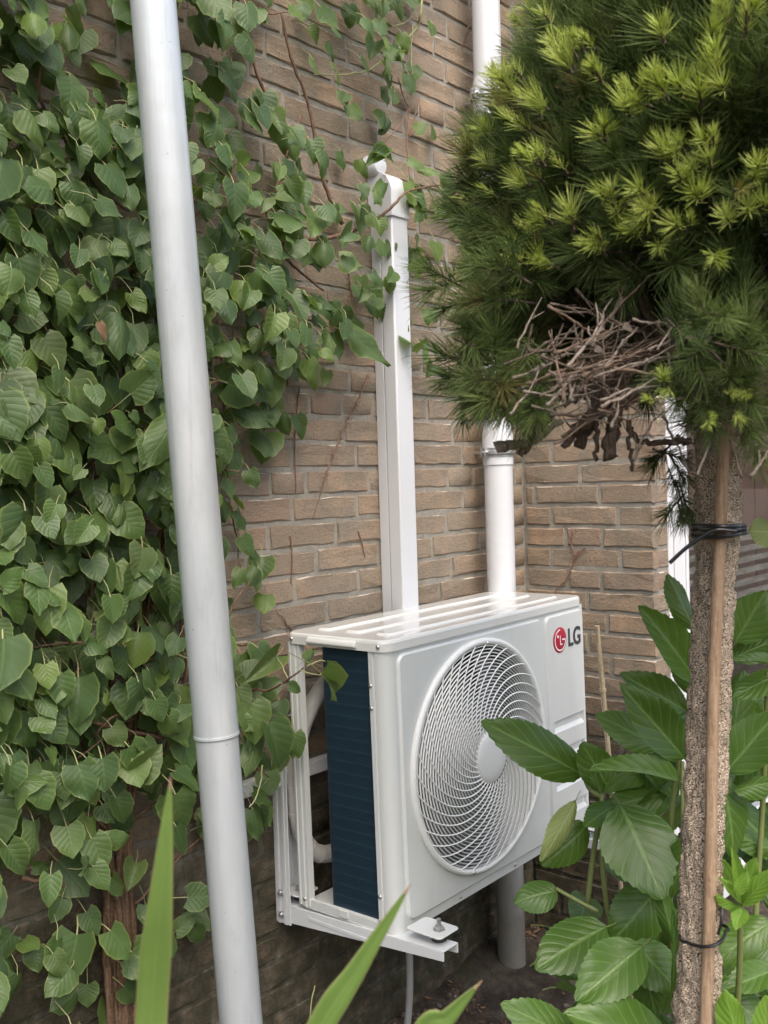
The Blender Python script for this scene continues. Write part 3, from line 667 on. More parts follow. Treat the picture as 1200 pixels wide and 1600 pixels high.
# ------------------------------------------------------------------ insulated lines, drain hose
p0 = Vector((-.62, -.04, 1.0)); il = empty('insulated_pipe', p0, 'thick white insulated refrigerant pipe looping down behind the air conditioner', 'pipe')
m = MB(); path = spline([(-.615, -.035, 1.02), (-.66, -.04, .97), (-.80, -.042, .955), (-.90, -.042, .935), (-.965, -.041, .875), (-1.000, -.041, .80), (-1.008, -.042, .70), (-.995, -.042, .62), (-.955, -.042, .565), (-.88, -.042, .545), (-.70, -.042, .545), (-.45, -.042, .56)], 8)
m.tube(path, .0195, 18); part(m, 'foam_sleeve', MT['foam'], il, p0)
m = MB()
for i in range(6, len(path)-2, 5):
    t = (path[i+1]-path[i-1]).normalized(); m.tube([path[i]-t*.004, path[i]+t*.004], .0203, 18)
part(m, 'tape_band', MT['foam'], il, p0)
dh = empty('drain_hose', (-.712, -.1, 0), 'thin grey condensate hose hanging down below the air conditioner', 'hose')
m = MB(); m.tube(spline([(0, .0, .47), (.004, 0, .32), (.002, .0, .18), (-.006, .005, .08), (-.01, .02, -.01)], 8), .0085, 14); m.build('hose_tube', MT['soft_grey'], dh)
m = MB(); m.lathe((0, 0, .455), (0, 0, 1), [(0, .011), (.018, .012), (.02, .02), (.026, .02)], 20); m.build('hose_collar', MT['soft_grey'], dh)

# ------------------------------------------------------------------ leaning zinc pipe in front
T0, T1 = at(239, 0, 1.56), at(377.5, 1600, 1.60); dirn = (T1-T0).normalized()
J = at(338, 1150, 1.59); sJ = (J-T0).dot(dirn); Jp = T0+dirn*sJ
gb = T0+dirn*((0-T0.z)/dirn.z)
zp = empty('leaning_pipe', gb, 'tall leaning grey zinc pipe with a sleeved joint, standing in front of the climbing plant', 'pipe')
m = MB(); m.tube([gb-Vector((0, 0, .03)), Jp+dirn*-.012], .0338, 48); part(m, 'lower_pipe', MT['galv'], zp, gb)
topP = T0-dirn*1.35
m = MB(); m.tube([Jp, Jp-dirn*.002, topP], [.0340, .0352, .0350], 48); m.tube([Jp, Jp-dirn*.06], .0340, 48); part(m, 'upper_pipe', MT['galv_new'], zp, gb)
m = MB(); m.tube([Jp+dirn*.0008, Jp-dirn*.0008, Jp-dirn*.0045], [.0349, .0362, .0360], 48); part(m, 'joint_rim', MT['galv'], zp, gb)

# ------------------------------------------------------------------ leaves
def leaf_mesh(name, outline, nl, nw, mats, fold=.25, droop=.25, wav=.03, serr=0, cup=0., seed=0, petiole=0, pr=.018, heart=0, pmi=1):
    """unit leaf: base at origin, tip at +y=1, normal +z. outline(t)->half width"""
    rr = random.Random(seed); vs = []; uv = []; ed = []; fs = []
    ph = rr.uniform(0, 6)
    for i in range(nl+1):
        t = i/nl; hw = outline(t)
        for j in range(-nw, nw+1):
            s = j/nw; x = s*hw
            y = t
            if heart: y -= heart*(abs(s)**1.3)*max(0, 1-t*3.2)
            if serr and abs(j) == nw and 0 < i < nl: x *= 1+serr*(.5 if i % 2 else -.5); y += .012*(1 if i % 2 else -1)
            z = fold*abs(x)-droop*t*t+wav*math.sin(t*9+ph+s*2)*abs(s)-cup*x*x
            vs.append((x, y, z)); uv.append((s*.5 if hw > 1e-4 else 0, t)); ed.append(max(abs(s), (t-.8)*5 if t > .8 else 0))
    W_ = 2*nw+1
    for i in range(nl):
        for j in range(2*nw):
            fs.append((i*W_+j, i*W_+j+1, (i+1)*W_+j+1, (i+1)*W_+j))
    mi = [0]*len(fs)
    if petiole:
        pts = [Vector((0, 0, 0)), Vector((0, -petiole*.45, -.10*petiole)), Vector((rr.uniform(-.1, .1), -petiole, -.45*petiole))]
        n0 = len(vs); n = 4
        for p in pts:
            for j in range(n):
                q = 2*math.pi*j/n; vs.append((p.x+math.cos(q)*pr, p.y, p.z+math.sin(q)*pr)); uv.append((0, 0)); ed.append(0)
        for i in range(2):
            for j in range(n): fs.append((n0+i*n+j, n0+i*n+(j+1) % n, n0+(i+1)*n+(j+1) % n, n0+(i+1)*n+j)); mi.append(pmi)
    me = bpy.data.meshes.new(name); me.from_pydata(vs, [], fs)
    for m_ in mats: me.materials.append(m_)
    me.polygons.foreach_set('material_index', mi); me.polygons.foreach_set('use_smooth', [True]*len(fs))
    a = me.attributes.new('edge', 'FLOAT', 'POINT'); a.data.foreach_set('value', ed)
    l = me.uv_layers.new(name='UVMap')
    for lp in me.loops: l.data[lp.index].uv = uv[lp.vertex_index]
    return me
def frame(base, tip, nrm, width=None, unit_w=1.0):
    """matrix that lays a unit leaf from base to tip, its face towards nrm"""
    y = Vector(tip)-Vector(base); L = y.length; y.normalize(); n = Vector(nrm); z = (n-y*n.dot(y)).normalized(); x = y.cross(z)
    sw = L if width is None else width/unit_w
    return Matrix(((x.x*sw, y.x*L, z.x*L, base[0]), (x.y*sw, y.y*L, z.y*L, base[1]), (x.z*sw, y.z*L, z.z*L, base[2]), (0, 0, 0, 1)))
def ol_heart(t):    # broad rounded base, pointed tip
    return .5*(max(0, math.sin(math.pi*min(1, (t*.93+.07))**.62))**.75)*(1 if t < .93 else 1) if t < 1 else 0.004
def ol_ell(t): return .5*max(.012, math.sin(math.pi*t**.86)**.72) if 0 < t < 1 else .012
VLM = [leaf_mesh('leaf', ol_heart, 7, 3, [MT['vleaf'], MT['petiole']], fold=f, droop=d, wav=.03+.02*(i % 3), serr=.05, seed=i, petiole=p, cup=c, heart=.14)
       for i, (f, d, p, c) in enumerate([(.5, .35, .7, -.3), (-.3, .5, .5, .8), (.18, -.12, .9, .4), (.10, .12, .8, .3), (.22, .25, .6, .1), (-.12, .30, .7, .3), (.05, .05, .9, .5), (.35, .30, .5, 0), (.0, .42, .6, .5), (.28, .10, 1.0, .2), (-.05, .2, .4, .2)])]
HLM = [leaf_mesh('leaf', ol_ell, 26, 4, [MT['hleaf'], MT['greenstem']], fold=f, droop=d, wav=w_, serr=.045, seed=20+i, cup=c, petiole=.18, pr=.014)
       for i, (f, d, w_, c) in enumerate([(.12, .16, .02, .3), (.22, .10, .03, .1), (.05, .28, .03, .5), (-.1, .14, .04, .3), (.3, .22, .02, 0)])]
def variant(me, mat):
    k = me.copy(); k.materials[0] = mat; return k
HNEW = [variant(x, MT['hleaf_new']) for x in HLM]; HPALE = [variant(x, MT['hleaf_pale']) for x in HLM]

# ------------------------------------------------------------------ climbing plant
GR = """
774455788855447551100
765566788844578852000
544445566544556641000
434556677654555531000
577877788776343521000
789888788777532352000
788887788887534444200
888888788888678886530
899998888888899988430
788899988888877876200
899999999988766651000
999999999999865410000
999999998899975542000
999999998899831453000
999999998897610035000
999999998760000000000
999999998553000000000
999999998550000000000
999999996410000000000
999999996200000000000
999998886200000000000
999999876200000000000
999999876430000000000
999998876430000000000
999987666000000000000
999988767753000000000
999988777664000000000
899988877775000000000
988998877764000000000
888888777765000000000
999888877763000000000
888877887740000000000
788866675330000000000
788744443200000000000
787754563200000000000
676643453000000000000
466564443000000000000
355554440000000000000
445653300000000000000
335543200000000000000
""".split()
vine = empty('climbing_hydrangea', (-1.42, -.03, 0), 'dense climbing plant with round toothed green leaves covering the left of the brick wall', 'climbing plant'); VO = Vector((-1.42, -.03, 0))
def dens(cx, cy):
    if cy < 0: cy = 0 if cx < 8 else 1
    if cy >= 40: cy = 39
    if cx < 0: return 8
    if cx > 20: return 0
    return int(GR[cy][cx])
VBROWN = leaf_mesh('leaf', ol_heart, 7, 3, [MT['litter'], MT['petiole']], fold=1.6, droop=.7, wav=.12, serr=.1, seed=99, petiole=.5, cup=-1, heart=.14); VBROWN.materials[0] = MT['litter']
leaves = []
for cy in range(-8, 46):
    for cx in range(-9, 21):
        d = dens(cx, cy); lam = (d/9)**1.6*3.9*(.62 if cy >= 32 else 1)
        for _ in range(rng.poisson(lam)):
            px = 40*(cx+random.random()); py = 40*(cy+random.random())
            off = random.uniform(.025, .05+.016*d) if d > 3 else random.uniform(.02, .07)
            size = random.uniform(.038, .062) if random.random() < .78 else random.uniform(.022, .04) if random.random() < .6 else random.uniform(.066, .082)
            if px > 430 and py < 600: size *= .88
            c = wy(px, py, -off)
            if c.z < .05: continue
            # tip hangs down and leans out, face looks out and up
            tipd = Vector((random.gauss(0, .45), -.25-random.random()*.35, -1+random.gauss(0, .3))).normalized()
            if random.random() < .13: tipd = Vector((random.uniform(-1, 1), -.4, random.uniform(-.4, .5))).normalized()
            nr = Vector((random.gauss(-.15, .38), -1, random.uniform(.05, .9)))
            base = c-tipd*size*.5
            # keep clear of the unit
            tip = base+tipd*size
            if -1.06 < c.x < -.24 and .44 < c.z < 1.10: continue
            brown = random.random() < .006 and px < 500
            if brown: size *= .5; tip = base+tipd*size
            mw = frame(base, tip, nr, size*random.uniform(.74, 1.15))
            if 575 < px < 640 and 265 < py < 345: continue
            leaves.append((VBROWN if brown else random.choice(VLM), mw, size))
# sprigs that hang in front of the unit and over the end elbow
def L_px(bx_, by_, tx, ty, yb, yt, wpx, mesh=None, nr=(-.3, -1, .4)):
    b_ = wy(bx_, by_, yb); t_ = wy(tx, ty, yt); d = topx(b_)[2]
    leaves.append((mesh or random.choice(VLM), frame(b_, t_, nr, wpx*d/FPX*1.0), 9))
for a in [(508, 1045, 545, 1072, -.33, -.33, 30), (502, 1052, 540, 1096, -.34, -.33, 44), (452, 1072, 473, 1080, -.32, -.33, 20), (478, 1030, 500, 1010, -.32, -.31, 18),
          (432, 1025, 395, 1058, -.16, -.18, 34), (420, 1130, 448, 1200, -.17, -.20, 52), (390, 1100, 405, 1160, -.15, -.18, 60), (400, 1150, 385, 1215, -.14, -.16, 40), (395, 1265, 412, 1318, -.10, -.12, 30),
          (640, 285, 668, 335, -.10, -.12, 34), (655, 290, 682, 332, -.11, -.13, 32), (600, 232, 578, 252, -.10, -.11, 26), (585, 238, 620, 248, -.10, -.13, 24), (640, 250, 668, 262, -.10, -.13, 24), (655, 262, 690, 272, -.10, -.14, 20),
          (600, 285, 585, 318, -.10, -.12, 22), (588, 300, 598, 322, -.11, -.12, 18), (545, 515, 602, 575, -.10, -.12, 46), (590, 545, 560, 530, -.09, -.10, 34), (520, 520, 535, 560, -.08, -.10, 36),
          (375, 545, 428, 590, -.12, -.14, 48), (420, 630, 426, 670, -.08, -.10, 34), (378, 890, 370, 915, -.07, -.08, 26), (398, 890, 405, 922, -.07, -.09, 22), (340, 665, 372, 690, -.10, -.11, 30), (345, 780, 360, 815, -.08, -.09, 28),
          (440, 185, 465, 235, -.10, -.12, 40), (400, 420, 445, 445, -.16, -.19, 52), (490, 470, 548, 500, -.10, -.12, 34), (270, 660, 232, 720, -.2, -.22, 56)]:
    L_px(*a)
def proj_area(i):
    me, mw, s = leaves[i]; c = mw@Vector((0, .5, 0)); p = topx(c)
    if not (p[2] > .1 and -30 < p[0] < 1230 and -30 < p[1] < 1630): return -1
    if s == 9: return 9
    nrm = (mw.to_3x3()@Vector((0, 0, 1))).normalized(); facing = abs(nrm.dot((CAM-c).normalized()))
    return facing*(s/p[2])**2*(1+6*(-c.y))
sc = sorted(((proj_area(i), i) for i in range(len(leaves))), reverse=True)
own = {i for a, i in sc[:299] if a > 0}; Tm = Matrix.Translation(-VO)
for i in own: link('leaf', leaves[i][0], vine, Tm@leaves[i][1])
join_copies('leaf_mass', [(VLM[0] if leaves[i][0] is VBROWN else leaves[i][0], Tm@leaves[i][1]) for i in range(len(leaves)) if i not in own], [MT['vleaf'], MT['petiole']], vine)
def stem(pts, r0_, r1_, mat, off=-.03, n=8, jit=.08, name='stem', sub=5, parent=vine, O=VO):
    P = [wy(p[0], p[1], p[2] if len(p) > 2 else off) for p in pts]; P = spline(P, sub); k = len(P)
    m_ = MB(); m_.tube([p+Vector((random.gauss(0, .001), 0, random.gauss(0, .001))) for p in P], [r0_+(r1_-r0_)*i/(k-1) for i in range(k)], n, jit=jit); part(m_, name, mat, parent, O, auto=False)
for dx, r_ in ((0, .011), (8, .008), (-9, .007), (14, .006), (-4, .009)):
    stem([(188+dx, 1900), (182+dx, 1600), (176+dx*1.2, 1480), (172+dx*.6, 1390), (158+dx, 1320), (152+dx, 1240), (160+dx, 1080), (150+dx, 900), (165+dx, 700)], r_*1.2, r_*.6, MT['vtrunk'], -.03-.0015*abs(dx), 12, .16, 'trunk')
for dx, r_ in ((0, .009), (9, .006), (-7, .007)):
    stem([(205+dx, 1900), (200+dx, 1620), (204+dx, 1500), (196+dx, 1400), (194+dx, 1300), (206+dx, 1200), (215+dx, 1050), (235+dx, 900), (300, 700)], r_*1.2, r_*.5, MT['vtrunk'], -.035-.001*abs(dx), 12, .16, 'trunk')
S_ = [([(600, 335, -.06), (540, 365), (460, 376), (380, 386), (300, 392), (180, 430)], .0045, .006), ([(320, 400), (380, 392), (430, 365, -.05), (470, 330, -.06)], .004, .002),
      ([(505, 455), (470, 425), (440, 395), (420, 340), (400, 300)], .0025, .004), ([(535, 350), (512, 300), (498, 250), (490, 200), (478, 150), (455, 90), (440, 20)], .005, .003),
      ([(445, 190), (412, 140), (390, 80), (372, 10), (378, -60)], .004, .003), ([(430, 300, -.09), (452, 230, -.09), (470, 180, -.06)], .003, .002),
      ([(0, 1118, -.08), (60, 1112, -.09), (130, 1125, -.1), (210, 1145, -.1), (300, 1160, -.09)], .004, .003), ([(0, 1205), (90, 1240), (180, 1290), (250, 1250)], .003, .003),
      ([(35, 1372, -.05), (80, 1378, -.05), (125, 1385, -.04), (160, 1362, -.04)], .004, .004), ([(200, 1420), (230, 1395, -.06), (290, 1330), (350, 1280)], .0025, .0015),
      ([(310, 1200, -.06), (360, 1120, -.08), (390, 1080, -.12), (420, 1078, -.2), (450, 1062, -.28), (475, 1042, -.32)], .0035, .0016), ([(250, 1200), (290, 1060), (285, 960), (330, 800), (350, 640), (340, 500)], .004, .003),
      ([(590, 345, -.07), (615, 320, -.1), (640, 298, -.11), (690, 288, -.12)], .004, .002), ([(400, 560), (460, 500, -.05), (520, 512, -.05), (545, 512, -.08)], .003, .0015),
      ([(360, 800), (372, 850), (365, 900, -.05)], .0015, .001), ([(70, 90, -.06), (60, 140, -.05), (75, 180), (100, 215), (140, 300)], .0035, .003), ([(120, 250), (160, 300), (200, 330)], .003, .002), ([(180, 400, -.06), (215, 385, -.05), (240, 330)], .004, .003)]
for pts, a, b_ in S_: stem(pts, a, b_, MT['stem'])
for pts, a, b_ in [([(662, -30, -.05), (657, 20, -.05), (650, 45), (618, 80), (600, 92)], .0034, .0028), ([(600, 92), (570, 112), (530, 117), (490, 116)], .0022, .0016), ([(645, 40), (642, 90), (646, 130), (640, 165)], .0016, .0012),
                   ([(480, -10), (530, 10), (570, 35), (610, 42), (640, 30), (645, 15)], .0018, .0014), ([(478, 1042, -.325), (495, 1033, -.33), (508, 1033, -.335)], .0012, .001), ([(470, 1048, -.322), (490, 1054, -.33), (505, 1053, -.335)], .0012, .001), ([(410, 1195, -.16), (408, 1220, -.16), (400, 1245, -.16), (390, 1262, -.16)], .0016, .0012), ([(452, 1062, -.28), (440, 1040, -.25), (432, 1026, -.17)], .0012, .001)]:
    stem(pts, a, b_, MT['petiole'], jit=.03)
for pts in [[(640, 165), (636, 230), (641, 285)], [(640, 165), (628, 190), (600, 225), (590, 250)], [(622, 120), (630, 150), (640, 170)], [(655, 150), (648, 185), (640, 215)]]: stem(pts, .0016, .0013, MT['redstem'], -.02, 6)
for _ in range(46):                          # thin woody shoots threading through the leaves
    x, y = random.uniform(-20, 420), random.uniform(-40, 1350)
    if dens(int(x//40), int(y//40)) < 6: continue
    a = random.choice((-1.2, -.9, -.4, .3, 3.4, 2.9))+random.gauss(0, .3); q = [(x, y, -random.uniform(.03, .10))]
    for k in range(random.randint(3, 5)):
        a += random.gauss(0, .35); x += 38*math.cos(a); y += 38*math.sin(a)
        if dens(int(x//40), int(y//40)) < 4: break
        q.append((x, y, max(-.15, min(-.02, q[-1][2]+random.gauss(0, .02)))))
    if len(q) > 2: stem(q, random.uniform(.002, .0035), .0012, random.choice([MT['stem'], MT['stem'], MT['redstem']]), sub=4, n=6)
# old tendril tracks left clinging to the bricks
for pts in [[(575, 585), (560, 625), (540, 660), (525, 700), (510, 740), (500, 775), (488, 812)], [(468, 605), (463, 650), (461, 700), (462, 770)], [(352, 740), (362, 790), (374, 830)], [(560, 830), (566, 850), (570, 870)], [(455, 838), (457, 880), (455, 912)], [(545, 420), (548, 470), (530, 500)], [(455, 985), (442, 965), (432, 955)], [(745, 15), (730, 45), (722, 75)]]:
    stem(pts, .0022, .0010, MT['redstem'], -.0035, 5, .5, 'tendril_track', 8)
m = MB()
for (px, py) in [(575, 585), (568, 600), (560, 625), (552, 640), (545, 655), (533, 680), (520, 715), (508, 745), (600, 400), (590, 430), (585, 460), (575, 470), (660, 480), (680, 490), (670, 470)]:
    for _ in range(9):
        c = wy(px+random.gauss(0, 3), py+random.gauss(0, 6), -.006); m.tube([c, c+Vector((random.gauss(0, .005), random.uniform(-.006, 0), random.gauss(0, .006)))], [.0009, .0004], 4)
for pts in [[(895, 830), (893, 850), (900, 868), (915, 855)], [(905, 860), (895, 880), (885, 905), (868, 922)]]:
    P = [CAM+ray(*p)*((-.004-CAM.x)/ray(*p).x) for p in pts]; P = spline(P, 8)
    m.tube(P, .0016, 5, jit=.4)
    for q in P:
        for _ in range(3): m.tube([q, q+Vector((0, random.gauss(0, .004), random.gauss(0, .004)))], [.0009, .0004], 4)
o = part(m, 'old_rootlets', MT['redstem'], vine, VO, kind='stuff')
# withered leaf
b_ = wy(155, 505, -.2); link('withered_leaf', variant(VLM[4], MT['litter']), vine, Tm@frame(b_, b_+Vector((.01, -.005, -.03)), (-.3, -1, .3), .016))
b_ = wy(95, 1245, -.14)

# ------------------------------------------------------------------ pine grafted on a stem
TP = [at(1085, 1640, 1.40), at(1092, 1500, 1.40), at(1098, 1300, 1.40), at(1106, 1150, 1.41), at(1112, 1000, 1.415), at(1117, 900, 1.42), at(1122, 800, 1.42), at(1126, 700, 1.43), at(1128, 620, 1.44)]
tb = TP[0]+(TP[0]-TP[1])*3.9; tb.z = -.02; TP = [tb]+TP
pine = empty('pine_tree', (tb.x, tb.y, 0), 'small round-headed pine grafted on a rough bare trunk with fresh yellow-green shoots', 'tree'); PO = Vector((tb.x, tb.y, 0)); Tp = Matrix.Translation(-PO)
from mathutils import noise as mn
m = MB(); P = spline(TP, 22); k = len(P); n = 72; vs = []
rads = np.interp(np.linspace(0, 1, k), [0, .3, .45, .6, .75, .85, .93, 1], [.030, .0268, .0275, .0275, .0285, .0315, .0365, .045])
for i, p in enumerate(P):
    for j in range(n):
        a = 2*math.pi*j/n; q = Vector((math.cos(a), math.sin(a), 0))
        nn = mn.fractal(Vector((q.x*3.6, q.y*3.6, p.z*34)), .7, 2.1, 5); plate = mn.cell(Vector((q.x*4+mn.noise(Vector((p.z*30, q.x, 0)))*.6, q.y*4, p.z*36)))
        bulge = .010*math.exp(-((p.z-1.30)/.012)**2)*max(0, math.cos(a-2.2))**6
        vs.append(p+q*(rads[i]+nn*.0028+plate*.0034+bulge))
m.add(vs, [(i*n+j, i*n+(j+1) % n, (i+1)*n+(j+1) % n, (i+1)*n+j) for i in range(k-1) for j in range(n)]); part(m, 'trunk', MT['bark'], pine, PO, auto=False)

CR = at(1180, 318, 1.46); RX, RZ = .395, .40; TOPT = P[-1]
def needle_tuft(name, n, L, ln, spread, mat, seed, wd=.00125, bend=.5, twig=True, ncurve=2):
    """twig along +y of length L with needles pointing forward/outwards"""
    rr = random.Random(seed); V = []; F = []; MI = []
    def strip(p0, d, l, w_):
        d = d.normalized(); a = d.cross(Vector((rr.uniform(-1, 1), rr.uniform(-1, 1), rr.uniform(-1, 1)))).normalized(); b0 = len(V); bd = Vector((rr.gauss(0, .12), .25*bend, rr.gauss(0, .12)))
        c = d.cross(a)
        for s, ww in ((0, 1), (.5, 1), (1, .25)):
            p = p0+d*l*s+bd*l*s*s*.5
            V.extend([p+a*w_*ww, p-a*w_*ww*.5+c*w_*ww*.8, p-a*w_*ww*.5-c*w_*ww*.8])
        for s in range(2):
            for e in range(3): F.append((b0+s*3+e, b0+s*3+(e+1) % 3, b0+(s+1)*3+(e+1) % 3, b0+(s+1)*3+e)); MI.append(0)
    for i in range(n):
        t = rr.random()**.8; a = rr.uniform(0, 2*math.pi); sp = spread*(1-.55*t)*rr.uniform(.8, 1.2)
        d = Vector((math.sin(sp)*math.cos(a), math.cos(sp), math.sin(sp)*math.sin(a)))
        strip(Vector((0, L*t, 0)), d, ln*rr.uniform(.75, 1.15), wd*.5)
    if twig:
        b0 = len(V)
        for y, r_ in ((-.02 if L > .03 else -.004, .0022), (L, .0014)):
            for j in range(4): V.append(Vector((r_*math.cos(j*1.57), y, r_*math.sin(j*1.57))))
        for j in range(4): F.append((b0+j, b0+(j+1) % 4, b0+4+(j+1) % 4, b0+4+j)); MI.append(1)
    me = bpy.data.meshes.new(name); me.from_pydata([tuple(v) for v in V], [], F); me.materials.append(mat); me.materials.append(MT['branch'])
    me.polygons.foreach_set('material_index', MI); me.polygons.foreach_set('use_smooth', [True]*len(F)); return me
TUF = [needle_tuft('needle_tuft', 84, .055, .050, 1.05, MT['needle'], i) for i in range(6)]
NEW = [needle_tuft('new_shoot', n_, l_, ln_, sp_, MT['needle_new'], 50+i, .0012) for i, (n_, l_, ln_, sp_) in enumerate([(46, .018, .027, .95), (30, .022, .031, .7), (58, .014, .022, 1.15), (24, .03, .02, .6), (40, .012, .034, .85), (34, .026, .024, 1.2), (50, .02, .018, .8)])]
def aim(p, d, s=1, roll=None):
    q = Vector(d).normalized().to_track_quat('Y', 'Z').to_matrix().to_4x4(); return Matrix.Translation(p)@q@Matrix.Rotation(roll if roll is not None else random.uniform(0, 6.28), 4, 'Y')@Matrix.Scale(s, 4)
def lump(v): return 1+.15*mn.noise(v*2.3+Vector((3, 1, 7)))+.05*mn.noise(v*5.5)
tufts = []
N = 2300
for i in range(N):                              # even spread over the ellipsoid, lower cap left open
    zf = 1-2*(i+.5)/N; ph = i*2.399963
    v = Vector((math.sqrt(1-zf*zf)*math.cos(ph), math.sqrt(1-zf*zf)*math.sin(ph), zf))
    if zf < -.76+.1*mn.noise(v*3): continue
    for layer, keep in ((1.0, .80), (.84, .55), (.64, .35)):
        if random.random() > keep: continue
        if zf < -.45 and random.random() < .25: continue
        if layer > .6 and mn.noise(v*6.5+Vector((9, 2, 4))) < -.22+.1*(1-layer): continue
        r = lump(v)*layer*random.uniform(.95, 1.03); p = CR+Vector((v.x*RX, v.y*RX, v.z*RZ))*r
        # the lid of dead wood under the crown, facing the viewer, carries no needles
        q = topx(p)
        if 835 < q[0] < 1085 and q[1] > 435+random.uniform(-25, 15) and v.dot((CAM-CR).normalized()) > -.1: continue
        if q[1] > 690 or (q[0] < 850 and q[1] > 625): continue
        tufts.append((random.choice(TUF), aim(p-v*.05, v+Vector((0, 0, .25))+Vector([random.gauss(0, .28) for _ in range(3)]), random.uniform(.8, 1.12)), layer))
# hand-set low tufts that show at the lower rim
for px, py, dp_, dx, dz in [(770, 600, 1.25, -.5, -.3), (840, 620, 1.22, -.1, -.5), (800, 620, 1.3, -.3, -.4), (760, 560, 1.3, -.6, .1), (850, 610, 1.2, .2, -.5), (1075, 540, 1.15, -.1, .0), (1085, 575, 1.15, -.1, -.2), (1120, 560, 1.1, .1, -.3), (1170, 600, 1.1, .2, -.4), (1180, 540, 1.1, .4, .1),
                            (1070, 612, 1.25, -.3, -.5), (1100, 620, 1.15, 0, -.5), (1060, 740, 1.5, -.3, -.8), (1045, 700, 1.5, -.6, -.4), (1160, 650, 1.2, .3, -.4), (1090, 510, 1.08, -.2, .2), (730, 620, 1.35, -.5, -.3), (1190, 650, 1.3, .3, -.3), (1070, 780, 1.48, -.3, -.8), (1195, 480, 1.15, .3, .3), (1150, 500, 1.15, .1, .4)]:
    p = at(px, py, dp_); d = rt*dx+up*dz-fw*.6
    for _ in range(3): tufts.append((random.choice(TUF), aim(p+Vector([random.gauss(0, .012) for _ in range(3)]), d+Vector([random.gauss(0, .4) for _ in range(3)]), random.uniform(.6, .85)), 2))
for _ in range(62):
    py = random.uniform(370, 635); lx = 695+max(0, (py-520))*.6; px = random.uniform(lx, 835+max(0, py-600)*.2); dpt = random.uniform(1.22, 1.5)
    tufts.append((random.choice(TUF), aim(at(px+12, py, dpt), rt*random.gauss(-.35, .4)+up*random.gauss(-.15, .45)-fw*.5, random.uniform(.7, 1.0)), 1.2))
for _ in range(230):
    px, py = random.uniform(820, 1330), random.uniform(150, 560)
    tufts.append((random.choice(TUF), aim(at(px, py-(40 if 1040 < px < 1100 else 0), random.uniform(1.45, 1.78)), Vector([random.gauss(0, 1) for _ in range(3)]), random.uniform(.8, 1.1)), 0))
sc = []
for i, (me, mw, ly) in enumerate(tufts):
    p = mw.translation; q = topx(p); front = (CAM-p).normalized().dot((p-CR).normalized())
    vis = q[2] > .1 and -20 < q[0] < 1240 and -40 < q[1] < 1640
    sc.append(((1 if vis else 0)*(front+ly*.5)+ (-5 if not vis else 0), i))
sc.sort(reverse=True); own = {i for a, i in sc[:299] if a > -4}
for i in own: link('needle_tuft', tufts[i][0], pine, Tp@tufts[i][1])
join_copies('needle_mass', [(tufts[i][0], Tp@tufts[i][1]) for i in range(len(tufts)) if i not in own], [MT['needle'], MT['branch']], pine)
# new shoots where the photograph shows them, on the crown's surface
SH = [(400, 15), (490, 95), (510, 180), (590, 175), (545, 240), (625, 270), (340, 300), (330, 370), (465, 365), (390, 435), (285, 450), (465, 510), (660, 470), (740, 385), (800, 310), (865, 330), (855, 140), (1010, 130), (1070, 70), (980, 350), (1055, 310), (1020, 490), (875, 545), (1165, 580), (1090, 640),
      (965, 680), (815, 715), (690, 690), (480, 745), (570, 740), (405, 620), (300, 660), (290, 565), (160, 510), (150, 620), (115, 745), (230, 795), (390, 825), (430, 795), (500, 895), (615, 830), (645, 810), (420, 980), (140, 950), (65, 885), (450, -10), (250, 690), (770, 360), (840, 290), (310, 270), (350, 320), (370, 60), (330, 110), (700, -80), (900, -60), (1150, -40)]
SH = [(640+a/2.143, b_/2.143) for a, b_ in SH]+[(640+a/2.143, 440+b_/2.143) for a, b_ in [(130, 160), (100, 215), (240, 280), (330, 300), (400, 240), (450, 390), (240, 400), (290, 250), (870, 355), (820, 400), (1015, 440), (1090, 435), (1130, 360)]]
SH += [(random.uniform(790, 1200), random.uniform(20, 420)) for _ in range(26)]+[(678, 420), (700, 500), (690, 350), (712, 262), (735, 225), (672, 455), (725, 560), (760, 590), (705, 440), (745, 480)]
for px, py in SH:
    d = ray(px, py).normalized(); oc_ = CAM-CR; A = Vector((d.x/RX, d.y/RX, d.z/RZ)); B = Vector((oc_.x/RX, oc_.y/RX, oc_.z/RZ))
    a, b_, c = A.dot(A), A.dot(B), B.dot(B)-1.10; disc = b_*b_-a*c
    t = (-b_-math.sqrt(disc))/a if disc > 0 else -b_/a
    p = CAM+d*t
    if disc <= 0: p = CR+(p-CR).normalized()*RX*1.02-fw*.03
    v = (p-CR).normalized()
    small = py > 560 and px > 1000
    if small: p = at(px, py, 1.08)
    elif disc > 0: p = p+v*.004
    for q in range(2 if random.random() < .55 else 1):
        pp = p+(rt*random.gauss(0, .011)+up*random.gauss(0, .009) if q else Vector())
        link('new_shoot', random.choice(NEW), pine, Tp@aim(pp, v+Vector((0, 0, .55))+Vector([random.gauss(0, .22) for _ in range(3)]), random.uniform(.7, 1.12)*(.62 if small else 1)))
for i in range(90):                             # shoots on the sides of the crown turned away from the picture
    zf = random.uniform(-.3, 1); a = random.uniform(0, 6.283); v = Vector((math.sqrt(1-zf*zf)*math.cos(a), math.sqrt(1-zf*zf)*math.sin(a), zf))
    if v.dot((CAM-CR).normalized()) > .35: continue
    p = CR+Vector((v.x*RX, v.y*RX, v.z*RZ))*lump(v)*1.08; q = topx(p)
    if -40 < q[0] < 1240 and -40 < q[1] < 1640 and v.dot((CAM-CR).normalized()) > -.1: continue
    link('new_shoot', random.choice(NEW), pine, Tp@aim(p, v+Vector((0, 0, .55)), random.uniform(.7, 1.1)))
